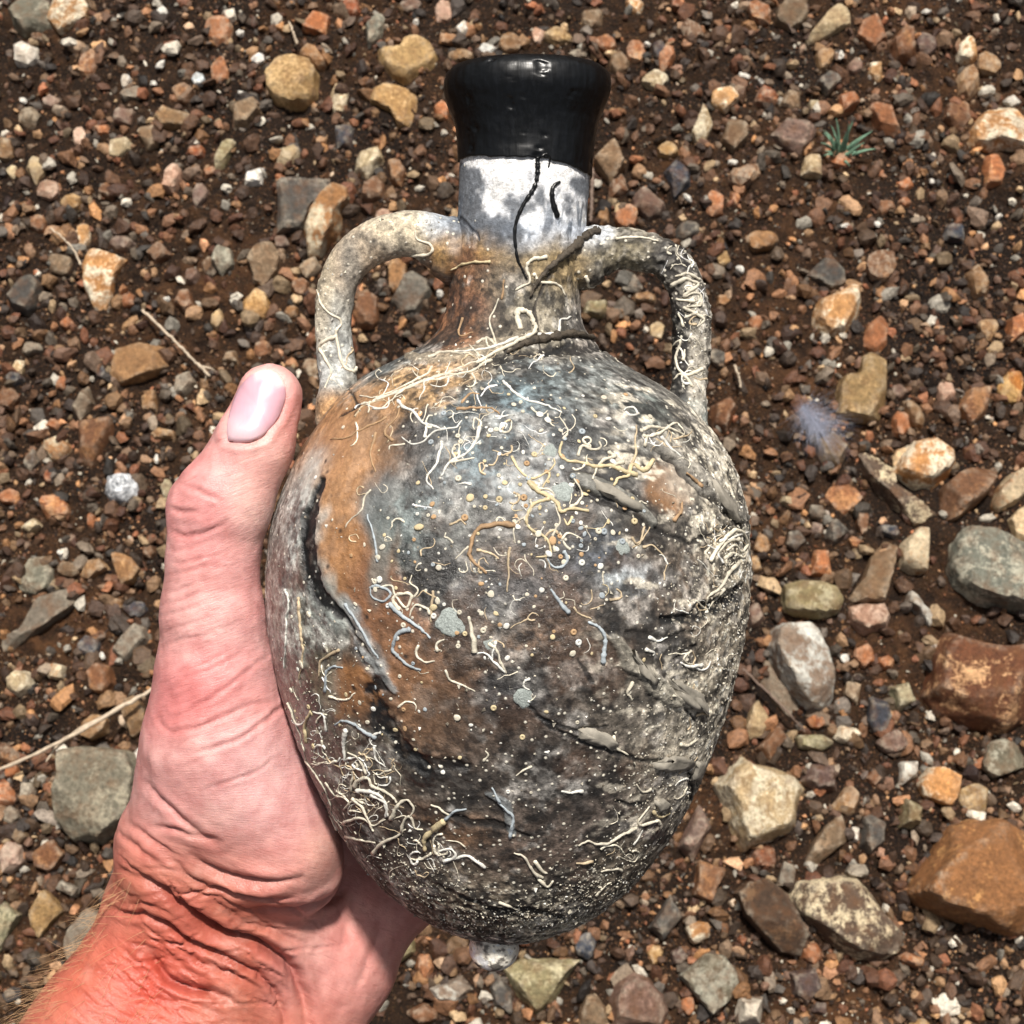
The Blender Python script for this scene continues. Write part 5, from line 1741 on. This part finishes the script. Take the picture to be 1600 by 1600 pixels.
# the rest: look, cx, cy, width, height, angle (photo px)
OV = """tan 268 187 62 38 0;orange 496 37 54 40 10;orange 345 115 38 52 0;brown 285 146 42 34 20;white 358 22 26 20 0;white 375 49 16 26 0;white 403 93 24 20 0;white 310 125 22 20 0;
white 197 127 18 24 0;white 240 130 18 20 0;white 253 20 14 16 0;white 252 103 13 15 0;white 32 152 12 15 0;cream 378 148 20 14 0;pink 82 160 32 22 0;mauve 195 183 36 34 0;taupe 383 178 58 44 -35;
cream 186 232 44 34 -20;cream 58 264 34 46 10;olive 350 243 28 62 25;pink 268 283 32 56 20;white 399 277 48 30 -20;green 349 405 38 50 0;ochre 400 478 50 50 0;ochre 113 317 42 28 -20;brown 250 396 44 36 15;
mauve 192 382 46 28 0;taupe 95 415 44 34 15;omottle 130 368 30 42 0;mauve 312 305 26 40 15;grey 205 147 38 24 -15;taupe 232 213 34 46 -20;orange 161 202 30 20 0;pink 125 215 22 32 0;rust 308 238 30 22 0;tan 488 88 52 28 30;
cream 530 155 30 48 0;slate 537 214 35 52 0;cream 576 255 40 62 30;brown 620 270 32 52 -25;brown 585 298 40 46 0;orange 690 174 28 36 0;brown 572 484 44 58 0;white 687 464 18 20 0;taupe 953 250 48 74 0;
mauve 1012 320 66 42 25;slate 1057 279 46 62 -10;cream 1098 200 34 64 10;taupe 1147 212 42 54 0;cream 1024 126 44 30 0;omottle 1133 155 46 42 10;ochre 1043 237 38 26 0;orange 1117 320 36 42 0;
orange 980 340 36 38 0;tan 943 337 22 30 0;ochre 1130 404 26 28 0;olive 935 482 46 36 0;cream 1027 517 28 30 0;tan 1008 467 40 26 0;dgrey 1121 560 28 30 0;rust 549 14 42 34 0;green 584 48 34 62 15;
pink 694 20 30 46 20;white 721 44 26 28 0;tan 797 68 34 32 0;ochre 872 58 52 30 10;pink 842 56 22 30 0;taupe 926 33 44 42 0;orange 945 68 34 28 0;grey 904 88 38 20 0;omottle 990 10 36 30 0;
white 1010 78 12 30 20;slate 1030 80 26 34 0;orange 1040 92 30 44 20;taupe 968 98 32 36 0;rust 1060 6 26 20 0;white 760 80 30 24 0;tan 718 88 44 22 0;mauve 640 10 40 24 0;white 650 38 24 14 -25;brown 700 64 40 22 0;
taupe 1236 25 52 50 0;orange 1361 52 46 58 30;brown 1411 70 50 60 0;plum 1446 72 38 50 0;omottle 1511 78 36 40 0;tan 1288 92 34 44 30;tan 1310 95 20 18 0;mauve 1336 103 28 27 0;omottle 1368 111 28 40 0;
dgrey 1296 127 40 34 -20;taupe 1236 159 36 34 0;cream 1274 167 30 24 -25;cream 1269 263 40 44 0;orange 1325 160 42 34 0;brown 1496 182 46 52 0;white 1582 158 34 22 0;orange 1552 267 42 58 0;
orange 1414 288 34 25 -15;orange 1413 316 28 22 -15;brown 1383 325 30 26 0;orange 1148 309 20 30 0;tan 1190 378 58 32 -10;slate 1489 368 40 34 0;tan 1528 440 32 56 -20;tan 1542 515 36 40 0;orange 1588 515 36 60 10;
white 1073 319 18 20 0;white 1161 125 18 14 0;cream 1188 132 16 15 0;white 1143 263 30 11 10;white 1156 425 18 12 -25;white 1424 265 18 12 20;white 1458 282 12 16 0;white 1321 354 20 18 0;white 1370 349 26 16 0;
cream 1565 331 20 18 0;white 1443 25 10 18 0;dgrey 1075 360 40 32 0;brown 1131 645 42 54 0;pink 1476 614 34 42 -15;bright 1577 606 46 64 10;brown 1522 634 48 74 35;tan 1428 646 26 50 -30;orange 1407 660 32 44 -15;
mauve 1405 612 32 26 0;taupe 1300 702 56 60 0;orange 1284 880 50 48 0;dgrey 1305 829 38 42 0;dgrey 1242 844 34 34 0;mauve 1275 827 30 24 0;grey 1276 799 28 24 0;slate 1389 829 38 26 20;brown 1347 814 20 46 0;orange 1335 847 24 20 0;
wmottle 1436 950 34 84 -38;orange 1348 1025 38 40 0;orange 1384 1035 28 22 0;white 1147 1045 26 26 0;white 1316 1032 15 16 0;cream 1232 784 28 18 20;tan 1190 850 28 36 0;mauve 1180 960 36 40 0;tan 1180 880 26 30 0;
cream 1183 1126 44 60 0;brown 1207 1160 38 64 30;olive 1270 1160 66 32 10;omottle 1320 1148 50 34 10;slate 1372 1118 42 60 -15;olive 1408 1086 56 46 10;mauve 1395 1160 46 40 0;rust 1275 1127 30 26 0;taupe 1332 1083 32 42 0;
plum 1283 1214 56 50 10;white 1337 1301 22 28 0;dgrey 1364 1300 48 66 0;grey 1228 1366 44 44 20;wmottle 1417 1206 34 54 35;olive 1422 1270 46 56 0;brown 1365 1216 30 32 0;mauve 1085 1300 50 100 15;brown 1106 1377 56 74 10;
rust 1195 1340 44 38 0;plum 1258 1537 54 66 -10;orange 1266 1490 34 40 0;wmottle 1172 1578 50 60 20;omottle 1090 1456 44 38 0;rust 1160 1470 20 22 0;grey 1338 1360 36 26 0;plum 1281 1576 36 30 0;orange 1075 1570 24 36 0;
orange 1423 1500 44 26 15;wmottle 707 1548 62 46 0;ochre 1024 1491 28 34 0;plum 1061 1494 28 32 0;dgrey 1043 1435 48 76 20;slate 915 1478 38 46 0;brown 662 1585 56 34 0;dgrey 785 1555 38 64 -15;orange 665 1508 28 46 0;
olive 628 1484 36 66 35;cream 28 1065 44 42 -15;brown 75 1338 52 52 0;grey 107 1388 40 30 0;grey 45 1238 32 46 0;tan 212 1120 40 66 0;tan 146 1136 50 36 -30;orange 20 1205 20 34 0;grey 17 1274 28 32 0;taupe 32 1305 26 34 0;
grey 288 600 36 52 35;grey 131 637 34 68 20;mottle 88 702 46 44 0;tan 233 628 34 42 -10;dgrey 50 720 26 50 25;orange 87 793 52 40 0;orange 84 663 24 22 0;rust 77 744 18 24 0;cream 263 767 24 34 0;tan 147 890 54 34 -25;
taupe 108 890 38 26 0;white 97 866 24 16 -25;cream 50 822 34 24 0;orange 15 776 36 28 0;brown 233 860 28 32 0;orange 143 815 18 28 0;brown 15 620 40 46 0;tan 180 946 28 26 -30;slate 211 951 42 28 0;slate 138 1010 42 38 0;
brown 155 1062 44 50 0;mottle 88 1050 34 32 0;white 160 1026 14 14 0;slate 158 582 18 24 0;cream 32 575 26 28 0;orange 95 600 24 24 0;brown 60 350 32 28 0;slate 22 590 30 26 0;white 246 720 18 14 0;tan 255 680 44 20 0;
brown 168 300 30 24 20;orange 330 270 26 22 0;mauve 440 380 28 24 0;brown 60 60 26 22 0;cream 20 270 20 22 0;tan 10 235 34 38 0;brown 288 470 30 38 10;white 262 472 13 18 0;cream 340 500 24 34 20;orange 200 470 26 24 0;
brown 470 450 30 34 0;tan 455 488 26 22 0;dbrown 330 420 30 34 0;mauve 300 430 26 26 0;orange 105 505 24 20 0;grey 50 545 34 26 0;taupe 360 560 30 26 0;brown 410 545 28 30 0;orange 1180 505 24 26 0;tan 1130 470 22 24 0"""
LAND = [('black wax mouth', 824, 180), ('left handle', 560, 450), ('right handle', 1075, 480), ('thumb tip', 420, 610), ('thumb base', 290, 1050), ('grass tuft', 1320, 222), ('clear blob', 188, 758),
        ('down feather', 1262, 655), ('long pale straw', 110, 1140), ('amphora foot', 772, 1490), ('wrist', 170, 1380), ('big tan block', 1345, 605), ('white veined boulder', 1255, 1042),
        ('big cream block', 1190, 1255), ('largest ochre block', 1520, 1370), ('flat veined stone', 1320, 1430), ('big grey green boulder', 1545, 890), ('rust red rock', 1530, 1065),
        ('ochre boulder', 455, 130), ('slate slab', 470, 320), ('tall orange footed stone', 160, 435), ('brick shaped stone', 230, 572), ('two toned boulder', 150, 1240), ('flat orange hexagon', 1318, 780),
        ('cream wedge', 1294, 37), ('red stone with cream rim', 1560, 200), ('dark triangle of rock', 1292, 428), ('top left corner', 0, 0), ('top right corner', 1600, 0), ('bottom right corner', 1600, 1600),
        ('amphora right shoulder', 1150, 720), ('mauve boulder', 1000, 1560), ('pale slanting straw', 272, 535), ('large flat slab', 60, 980), ('cream and orange boulder', 1445, 725), ('long cream pitted stone', 510, 345)]


def where(x, y, k):
    c = sorted(LAND, key=lambda l: math.hypot(l[1] - x, l[2] - y))[k]
    dx, dy = x - c[1], y - c[2]
    h = 'right' if dx > 0 else 'left'
    v = 'below' if dy > 0 else 'above'
    if abs(dx) > 2.2 * abs(dy):
        s = '%s of' % h
    elif abs(dy) > 2.2 * abs(dx):
        s = v
    else:
        s = '%s and %s of' % (v, h)
    return s, c[0]


USED = {}
SHAPES = ['angular', 'blunt', 'chipped', 'rounded']


def stone_label(word, w, h, x, y, seed):
    m = math.sqrt(w * h)
    size = 'tiny' if m < 22 else 'small' if m < 38 else 'medium'
    asp = max(w, h) / min(w, h)
    shape = ('upright' if h > w else 'wide') if asp > 1.35 else 'compact'
    if asp > 1.75:
        shape = 'long thin'
    tries = []
    for k in range(6):
        s, c = where(x, y, k)
        tries.append('%s %s %s stone %s the %s' % (size, shape, word, s, c))
    for k in range(1, 7):
        s0, c0 = where(x, y, 0)
        s1, c1 = where(x, y, k)
        tries.append('%s %s stone %s the %s, %s the %s' % (size, word, s0, c0, s1, c1))
    for t in tries:
        if len(t.split()) <= 16 and t not in USED:
            USED[t] = 1
            return t
    return tries[0]


def poly_rho(poly, phi):
    """distance from the origin to a polygon outline in each direction"""
    best = np.full(phi.shape, 1e-4)
    dx, dy = np.cos(phi), np.sin(phi)
    P = np.asarray(poly)
    for a, b in zip(P, np.roll(P, -1, 0)):
        ex, ey = b - a
        den = dx * ey - dy * ex
        den = np.where(np.abs(den) < 1e-12, 1e-12, den)
        t = (a[0] * ey - a[1] * ex) / den
        s = (a[0] * dy - a[1] * dx) / den
        ok = (s >= -1e-6) & (s <= 1 + 1e-6) & (t > 0)
        best = np.where(ok & (t > best), t, best)
    return best


def rock_shape(poly, hgt, level, rng, rough=.035, sharp=40):
    """poly in metres about its centre -> faceted stone"""
    d, f = ICO[level]
    phi = np.arctan2(d[:, 1], d[:, 0])
    rho = poly_rho(poly, phi)
    q = np.hypot(d[:, 0], d[:, 1]) + 1e-6
    size = math.sqrt(np.mean(np.sum(np.asarray(poly) ** 2, 1)))
    slope = rng.uniform(.05, .35)
    rs = [rho / np.maximum(q + slope * d[:, 2], 1e-3)]
    tx, ty = rng.normal(0, .13, 2)
    for (a, b, hh) in [(tx, ty, hgt), (rng.normal(0, .2), rng.normal(0, .2), -hgt)]:
        n = np.array((a, b, 1.0)) / math.sqrt(a * a + b * b + 1)
        den = d @ n
        if hh < 0:
            den = -den
        rs.append(np.where(den > .02, abs(hh) / np.maximum(den, .02), 1e3))
    for _ in range(rng.integers(3, 6)):          # chipped facets on the upper edges
        a = rng.uniform(0, 6.28)
        e = rng.uniform(.45, 1.2)
        n = np.array((math.cos(a) * math.cos(e), math.sin(a) * math.cos(e), math.sin(e)))
        sup = poly_rho(poly, np.array([a]))[0] * math.cos(e) + hgt * math.sin(e)
        den = d @ n
        rs.append(np.where(den > .02, sup * rng.uniform(.70, .92) / np.maximum(den, .02), 1e3))
    R = np.stack(rs)
    m = R.min(0)
    r = m * np.sum((m / R) ** sharp, 0) ** (-1 / sharp)
    P = d * r[:, None]
    o = rng.uniform(0, 50, 3)
    w = fbm(P / size * 1.6 + o, 4, 5) - .5
    w2 = fbm(P / size * 6 + o, 3, 6) - .5
    P = P * (1 + rough * 4.2 * w + rough * 2.2 * w2)[:, None]
    return P, f


def put_stone(poly_px, look, label, hf, group, level, rng, rot_rough=1.0, cat='stone'):
    pp = np.array(poly_px, float)
    c = pp.mean(0)
    size_px = math.sqrt(np.mean(np.sum((pp - c) ** 2, 1)))
    gp = G(*c)
    z0 = float(gz(gp[0], gp[1]))
    up = size_px * .00048 * hf * .55
    W = np.array([G(x, y, z0 + up * .5) for x, y in pp])
    ctr = W.mean(0)
    pl = (W - ctr)[:, :2]
    hgt = size_px * .00050 * hf * 1.25
    P, f = rock_shape(pl, hgt, level, rng, .035 * rot_rough, 60 if hf < .4 else 44)
    me = make_mesh('stone', P, f)
    me.set_sharp_from_angle(angle=math.radians(24))
    o = link('stone', me, M['rock'])
    o.location = (ctr[0], ctr[1], z0 + hgt * .05)
    k = KINDS[look]
    j = rng.uniform(.68, 1.04)
    warm = 1 + rng.normal(0, .05)
    t1 = lin(k[0]) * j * np.array((warm, 1, 2 - warm))
    t2 = lin(k[1]) * j
    o['tint'] = [float(x) for x in np.clip(t1, .01, .85)]
    o['tint_two'] = [float(x) for x in np.clip(t2, .01, .85)]
    o['patch'] = float(k[2] + rng.normal(0, .03))
    tag(o, label, cat, group)
    return o


srng = np.random.default_rng(77)
OCC = []
for look, label, hf, poly in POLY:
    big = max(np.ptp(np.array(poly)[:, 0]), np.ptp(np.array(poly)[:, 1]))
    put_stone(poly, look, label, hf, 'larger stones lying on the gravel', 5 if big > 110 else 4, srng)
    a = np.array(poly, float)
    OCC.append((*a.mean(0), np.sqrt(np.mean(np.sum((a - a.mean(0)) ** 2, 1))) * .95))


def oval_poly(cx, cy, w, h, ang, rng):
    n = rng.integers(4, 8)
    a = np.sort(np.linspace(0, 2 * math.pi, n, endpoint=False) + rng.uniform(-.33, .33, n)) + rng.uniform(0, 6.28)
    r = rng.uniform(.92, 1.14, n)
    x, y = np.cos(a) * r * w / 2, np.sin(a) * r * h / 2
    t = math.radians(ang)
    return [(cx + u * math.cos(t) - v * math.sin(t), cy + u * math.sin(t) + v * math.cos(t)) for u, v in zip(x, y)]


n_st = len(POLY)
BITS = []
for ln in OV.replace('\n', '').split(';'):
    p = ln.split()
    if len(p) != 6:
        continue
    look = p[0]
    cx, cy, w, h, ang = map(float, p[1:])
    if w * h < 420:          # the smallest bits belong to the gravel
        BITS.append((cx, cy))
        continue
    lb = stone_label(KINDS[look][3], w, h, cx, cy, n_st)
    m = math.sqrt(w * h)
    put_stone(oval_poly(cx, cy, w, h, ang, srng), look, lb, srng.uniform(.45, .75), 'smaller stones scattered over the soil', 4 if m > 46 else 3, srng)
    OCC.append((cx, cy, m * .42))
    n_st += 1

FILL = ['brown', 'orange', 'tan', 'taupe', 'mauve', 'pink', 'dgrey', 'rust', 'ochre', 'cream', 'dbrown', 'white']
FW = np.array([.2, .17, .14, .1, .09, .05, .08, .05, .05, .02, .03, .02])
tries = 0
while n_st < 300 and tries < 20000:
    tries += 1
    x, y = srng.uniform(-20, 1620), srng.uniform(-20, 1620)
    if 430 < x < 1150 and 600 < y < 1430 or (x < 560 and y > 1180 and x > 60 + (1600 - y) * .5) or (240 < x < 470 and y > 600) or 710 < x < 930 and 100 < y < 600:
        continue
    big = (x > 1100) + (y > 1000)
    m = srng.uniform(30, 44) + big * 7
    if any(math.hypot(x - a, y - b) < r + m * .36 for a, b, r in OCC):
        continue
    w, h = m * srng.uniform(.8, 1.3), m * srng.uniform(.8, 1.3)
    look = FILL[srng.choice(len(FILL), p=FW / FW.sum())]
    put_stone(oval_poly(x, y, w, h, srng.uniform(0, 180), srng), look, stone_label(KINDS[look][3], w, h, x, y, n_st), srng.uniform(.45, .7), 'smaller stones scattered over the soil', 2, srng)
    OCC.append((x, y, m * .45))
    n_st += 1


# ---- uncountable gravel and grit -------------------------------------------------
def gravel(name, count, lo, hi, level, label, seed, palette, margin=120):
    """thousands of angular chips as one mesh, all shaped in one go"""
    rng = np.random.default_rng(seed)
    d, f = ICO[level] if level else (np.array([(1, 0, 0), (-1, 0, 0), (0, 1, 0), (0, -1, 0), (0, 0, 1), (0, 0, -1.0)]),
                                     np.array([(0, 2, 4), (2, 1, 4), (1, 3, 4), (3, 0, 4), (2, 0, 5), (1, 2, 5), (3, 1, 5), (0, 3, 5)]))
    cols = np.array([lin(c) for c in palette])
    xs = rng.uniform(-margin, 1600 + margin, count)
    ys = rng.uniform(-margin, 1600 + margin, count)
    dens = fbm(np.stack([xs / 160, ys / 160, xs * 0], 1), 3, seed)
    keep = dens > rng.uniform(.2, .55, count)
    for ox, oy, r in OCC:
        keep &= (xs - ox) ** 2 + (ys - oy) ** 2 > (r * .78) ** 2
    xs, ys = xs[keep], ys[keep]
    m, n = len(xs), len(d)
    dr = np.stack([(xs - 800) * S, (800 - ys) * S, np.full(m, -D)], 1) @ CRn.T
    g = CLOC + dr * (-H / dr[:, 2])[:, None]
    g[:, 2] = gz(g[:, 0], g[:, 1])
    s = lo * (hi / lo) ** (rng.random(m) ** 1.8) * .00048
    if name == 'coarse_gravel':
        k = len(BITS)
        g[:k] = [G(a, b) for a, b in BITS]
        g[:k, 2] = gz(g[:k, 0], g[:k, 1]) + .003
        s[:k] = 17 * .00048
    sc = rng.uniform(.6, 1.5, (m, 3)) * (1, 1, .8)
    q = rng.normal(size=(m, 4))
    q /= np.linalg.norm(q, axis=1)[:, None]
    w, x, y, z = q.T
    R = np.stack([np.stack([1 - 2 * (y * y + z * z), 2 * (x * y - z * w), 2 * (x * z + y * w)], 1),
                  np.stack([2 * (x * y + z * w), 1 - 2 * (x * x + z * z), 2 * (y * z - x * w)], 1),
                  np.stack([2 * (x * z - y * w), 2 * (y * z + x * w), 1 - 2 * (x * x + y * y)], 1)], 1)
    pl = rng.normal(size=(m, 7, 3))
    pl /= np.linalg.norm(pl, axis=2)[..., None]
    den = np.einsum('nk,mpk->mnp', d, pl)
    r = np.where(den > .1, .58 / np.maximum(den, .1), 9).min(2)
    r = np.minimum(r, 1) * (1 + .08 * rng.normal(size=(m, n)))
    P = d[None] * r[..., None] * sc[:, None]
    P = np.einsum('mij,mnj->mni', R, P) * (s * .5)[:, None, None]
    P = P + g[:, None] + np.stack([s * 0, s * 0, s * .10], 1)[:, None]
    F = (f[None] + (np.arange(m) * n)[:, None, None]).reshape(-1, 3)
    base = cols[rng.integers(len(cols), size=m)] * np.exp(rng.normal(-.68, .6, m))[:, None]
    if name == 'coarse_gravel':
        base[:len(BITS)] = lin('#e6e0d4')
    base = base * np.minimum(1, .6 / base.max(1))[:, None]
    C = np.repeat(base, n, 0)
    me = make_mesh(name, P.reshape(-1, 3), F, False)
    vcol(me, np.clip(C, .005, .85))
    o = link(name, me, M['gravel'])
    tag(o, label, 'gravel', None, 'stuff')
    return o


PAL = ['#7a5840', '#946a4a', '#84543a', '#a07c58', '#6a5040', '#87705a', '#54402f', '#a88462', '#80543a', '#6e5a4a', '#7a5840', '#664630', '#8a6244', '#70482f', '#8c6e54', '#8a7a68', '#6c6258', '#a87a50', '#4c4038', '#b89c78', '#6a4c36', '#dcd2c0']
gravel('gravel', 29000, 9, 30, 1, 'loose brown and tan gravel covering the soil between the stones', 5, PAL, 480)
gravel('coarse_gravel', 5800, 17, 38, 2, 'coarser angular gravel chips lying between the larger stones', 9, PAL)
gravel('fine_grit', 70000, 2.5, 10, 0, 'fine sandy grit and crumbs of soil scattered over the ground', 6,
       PAL[:8] + ['#7a4e30', '#8f6240', '#4a3424', '#3a2a1c', '#6e4a30', '#4a3424', '#a87c56', '#5e422c', '#d8cdb8'], 60)

# ------------------------------------------------------------------ straws, grass, feather, clear blob
def straw(pts, r0, r1, label, mat, name='straw', lift=8, cat='straw', forks=()):
    P = []
    for x, y, up in pts:
        g = G(x, y, 0)
        z = float(gz(g[0], g[1])) + up * .001
        P.append(G(x, y, z))
    P = np.array(P)
    path = catmull(P, 30)
    path = path + np.stack([RNG.normal(0, .0003, len(path)) for _ in range(3)], 1)
    b = path[0].copy()
    root = bpy.data.objects.new(name, None)
    n = len(path)
    V, Q, T = tube_arrays(path - b, np.linspace(r0, r1, n) * (1 + .15 * RNG.normal(size=n)), 7)
    o = link(name, make_mesh(name, V, [Q, T]), mat)
    bpy.data.objects.remove(root)
    o.location = b
    tag(o, label, cat)
    for k, fp in enumerate(forks):
        F = []
        for x, y, up in fp:
            g = G(x, y, 0)
            F.append(G(x, y, float(gz(g[0], g[1])) + up * .001))
        F = catmull(np.array(F), 14)
        V, Q, T = tube_arrays(F - b, np.linspace(r1, r1 * .4, len(F)), 5)
        link('side_shoot', make_mesh('side_shoot', V, [Q, T]), mat, o)
    return o


straw([(-30, 1214, 14), (60, 1176, 24), (150, 1128, 26), (235, 1078, 18), (300, 1040, 10)], .0011, .0018, 'long pale dry straw running from the left edge under the hand', M['straw'],
      forks=[[(130, 1140, 26), (95, 1160, 20), (72, 1190, 14)], [(160, 1122, 25), (120, 1142, 22), (85, 1172, 12)]])
straw([(222, 484, 14), (260, 520, 16), (300, 560, 14), (328, 588, 10)], .0012, .0010, 'pale grey slanting straw above the thumb tip', M['straw'],
      forks=[[(318, 574, 12), (322, 586, 9), (320, 596, 5)], [(312, 572, 12), (330, 576, 9), (338, 582, 5)]])
straw([(78, 356, 10), (98, 372, 13), (116, 392, 13), (126, 414, 10)], .0006, .0009, 'short curved straw above the tall orange footed stone', M['straw'])
straw([(1160, 1046, 12), (1196, 1078, 15), (1230, 1112, 14), (1258, 1144, 10)], .0010, .0007, 'thin grey brown twig beside the white veined boulder', M['twig'], 'twig', cat='twig')
straw([(1148, 570, 9), (1154, 588, 10), (1158, 606, 9)], .0009, .0006, 'short white splinter right of the right handle', M['straw'], 'splinter', cat='splinter')
straw([(452, 34, 8), (458, 50, 11), (464, 68, 9)], .0006, .0011, 'short pale stalk at the top left of the wax mouth', M['straw'], cat='straw')
straw([(926, 262, 8), (925, 300, 10), (923, 346, 9)], .0016, .0013, 'straight reddish brown stick beside the neck of the amphora', M['twig'], 'stick', cat='stick')


def grass_tuft():
    g = G(1312, 246)
    b = np.array((g[0], g[1], float(gz(g[0], g[1]))))
    root = bpy.data.objects.new('grass_tuft', None)
    COL.objects.link(root)
    root.location = b
    tag(root, 'small blue green tuft of grass growing between the stones', 'grass tuft')
    for tx, ty, up in [(1300, 188, 30), (1308, 182, 34), (1290, 205, 24), (1284, 222, 14), (1338, 184, 34), (1330, 196, 30), (1366, 200, 22), (1362, 206, 20), (1370, 226, 14), (1345, 232, 12),
                       (1332, 256, 6), (1296, 232, 20), (1282, 196, 18), (1322, 190, 36), (1350, 215, 24), (1304, 205, 30), (1318, 214, 28), (1290, 240, 10)]:
        t = G(tx, ty, up * .001)
        t[2] = up * .001 + b[2]
        d = t - b
        n = 9
        u = np.linspace(0, 1, n)[:, None]
        off = RNG.normal(0, .0016, 3) * (1, 1, 0)
        path = off + d * u + np.array((0, 0, .010)) * (u * (1 - u)) * 2
        w = .0019 * (1 - .9 * u[:, 0] ** 1.6)
        side = np.cross(d / np.linalg.norm(d), (0, 0, 1.0))
        side /= np.linalg.norm(side) + 1e-9
        up_ = np.cross(side, d / np.linalg.norm(d))
        V = np.stack([path - side * w[:, None], path + up_ * .35 * w[:, None] * -1, path + side * w[:, None], path + up_ * .15 * w[:, None]], 1).reshape(-1, 3)
        F = []
        for i in range(n - 1):
            for k in range(4):
                F.append((i * 4 + k, i * 4 + (k + 1) % 4, (i + 1) * 4 + (k + 1) % 4, (i + 1) * 4 + k))
        link('blade', make_mesh('blade', V, np.array(F)), M['blade'], root)


grass_tuft()


def down_feather():
    g = G(1256, 640)
    b = np.array((g[0], g[1], float(gz(g[0], g[1])) + .004))
    V, Q, T, k = [], [], [], 0
    top, tip = G(1252, 634, .012) - b, G(1300, 690, .010) - b
    for i in range(700):
        t = RNG.random()
        s = top + (tip - top) * t * .55
        a = RNG.uniform(0, 6.28)
        ln = RNG.uniform(.004, .032) * (1 - .4 * t)
        d = np.array((math.cos(a), math.sin(a), RNG.uniform(-.1, .45)))
        d = d + (tip - top) / np.linalg.norm(tip) * .7
        u = np.linspace(0, 1, 5)[:, None]
        path = s + d * ln * u + RNG.normal(0, .004, 3) * u * u
        v, q, tt = tube_arrays(path, np.linspace(.00013, .00005, 5), 3)
        V.append(v)
        Q.append(q + k)
        T.append(tt + k)
        k += len(v)
    o = link('down_feather', make_mesh('down_feather', np.vstack(V), [np.vstack(Q), np.vstack(T)]), M['down'])
    o.location = b
    tag(o, 'wispy pale bluish down feather on the soil right of the right handle', 'feather')


down_feather()


def clear_blob():
    m = NT('clear_plastic')
    v = m.obj()
    n = m.noise(v, 130, 4, .6, None, 1.5)
    m.set(m.b, 'Base Color', m.ramp(n, [(.35, lin('#b5bac0')), (.6, lin('#eef0f2'))]))
    m.b.inputs['Roughness'].default_value = .18
    m.set(m.b, 'Transmission Weight', m.ramp(n, [(.35, .7), (.6, .1)]))
    m.b.inputs['IOR'].default_value = 1.35
    m.set(m.b, 'Normal', m.bump(n, .5, .0025))
    g = G(190, 760)
    b = np.array((g[0], g[1], float(gz(g[0], g[1]))))
    poly = [np.array(G(x, y, 0) - G(190, 760, 0))[:2] for x, y in [(165, 770), (168, 746), (186, 740), (206, 742), (218, 758), (214, 778), (196, 788), (176, 784)]]
    P, f = rock_shape(poly, .008, 5, np.random.default_rng(4), .035, 6)
    q = np.hypot(P[:, 0], P[:, 1])
    P[:, 2] += np.where(P[:, 2] > 0, .0016 * np.cos(q * 900) * np.exp(-(q / .01) ** 2), 0)
    o = link('clear_blob', make_mesh('clear_blob', P, f), m.m)
    o.location = b + np.array((0, 0, .004))
    tag(o, 'glassy whitish crumpled blob of clear plastic left of the thumb', 'plastic scrap')


clear_blob()
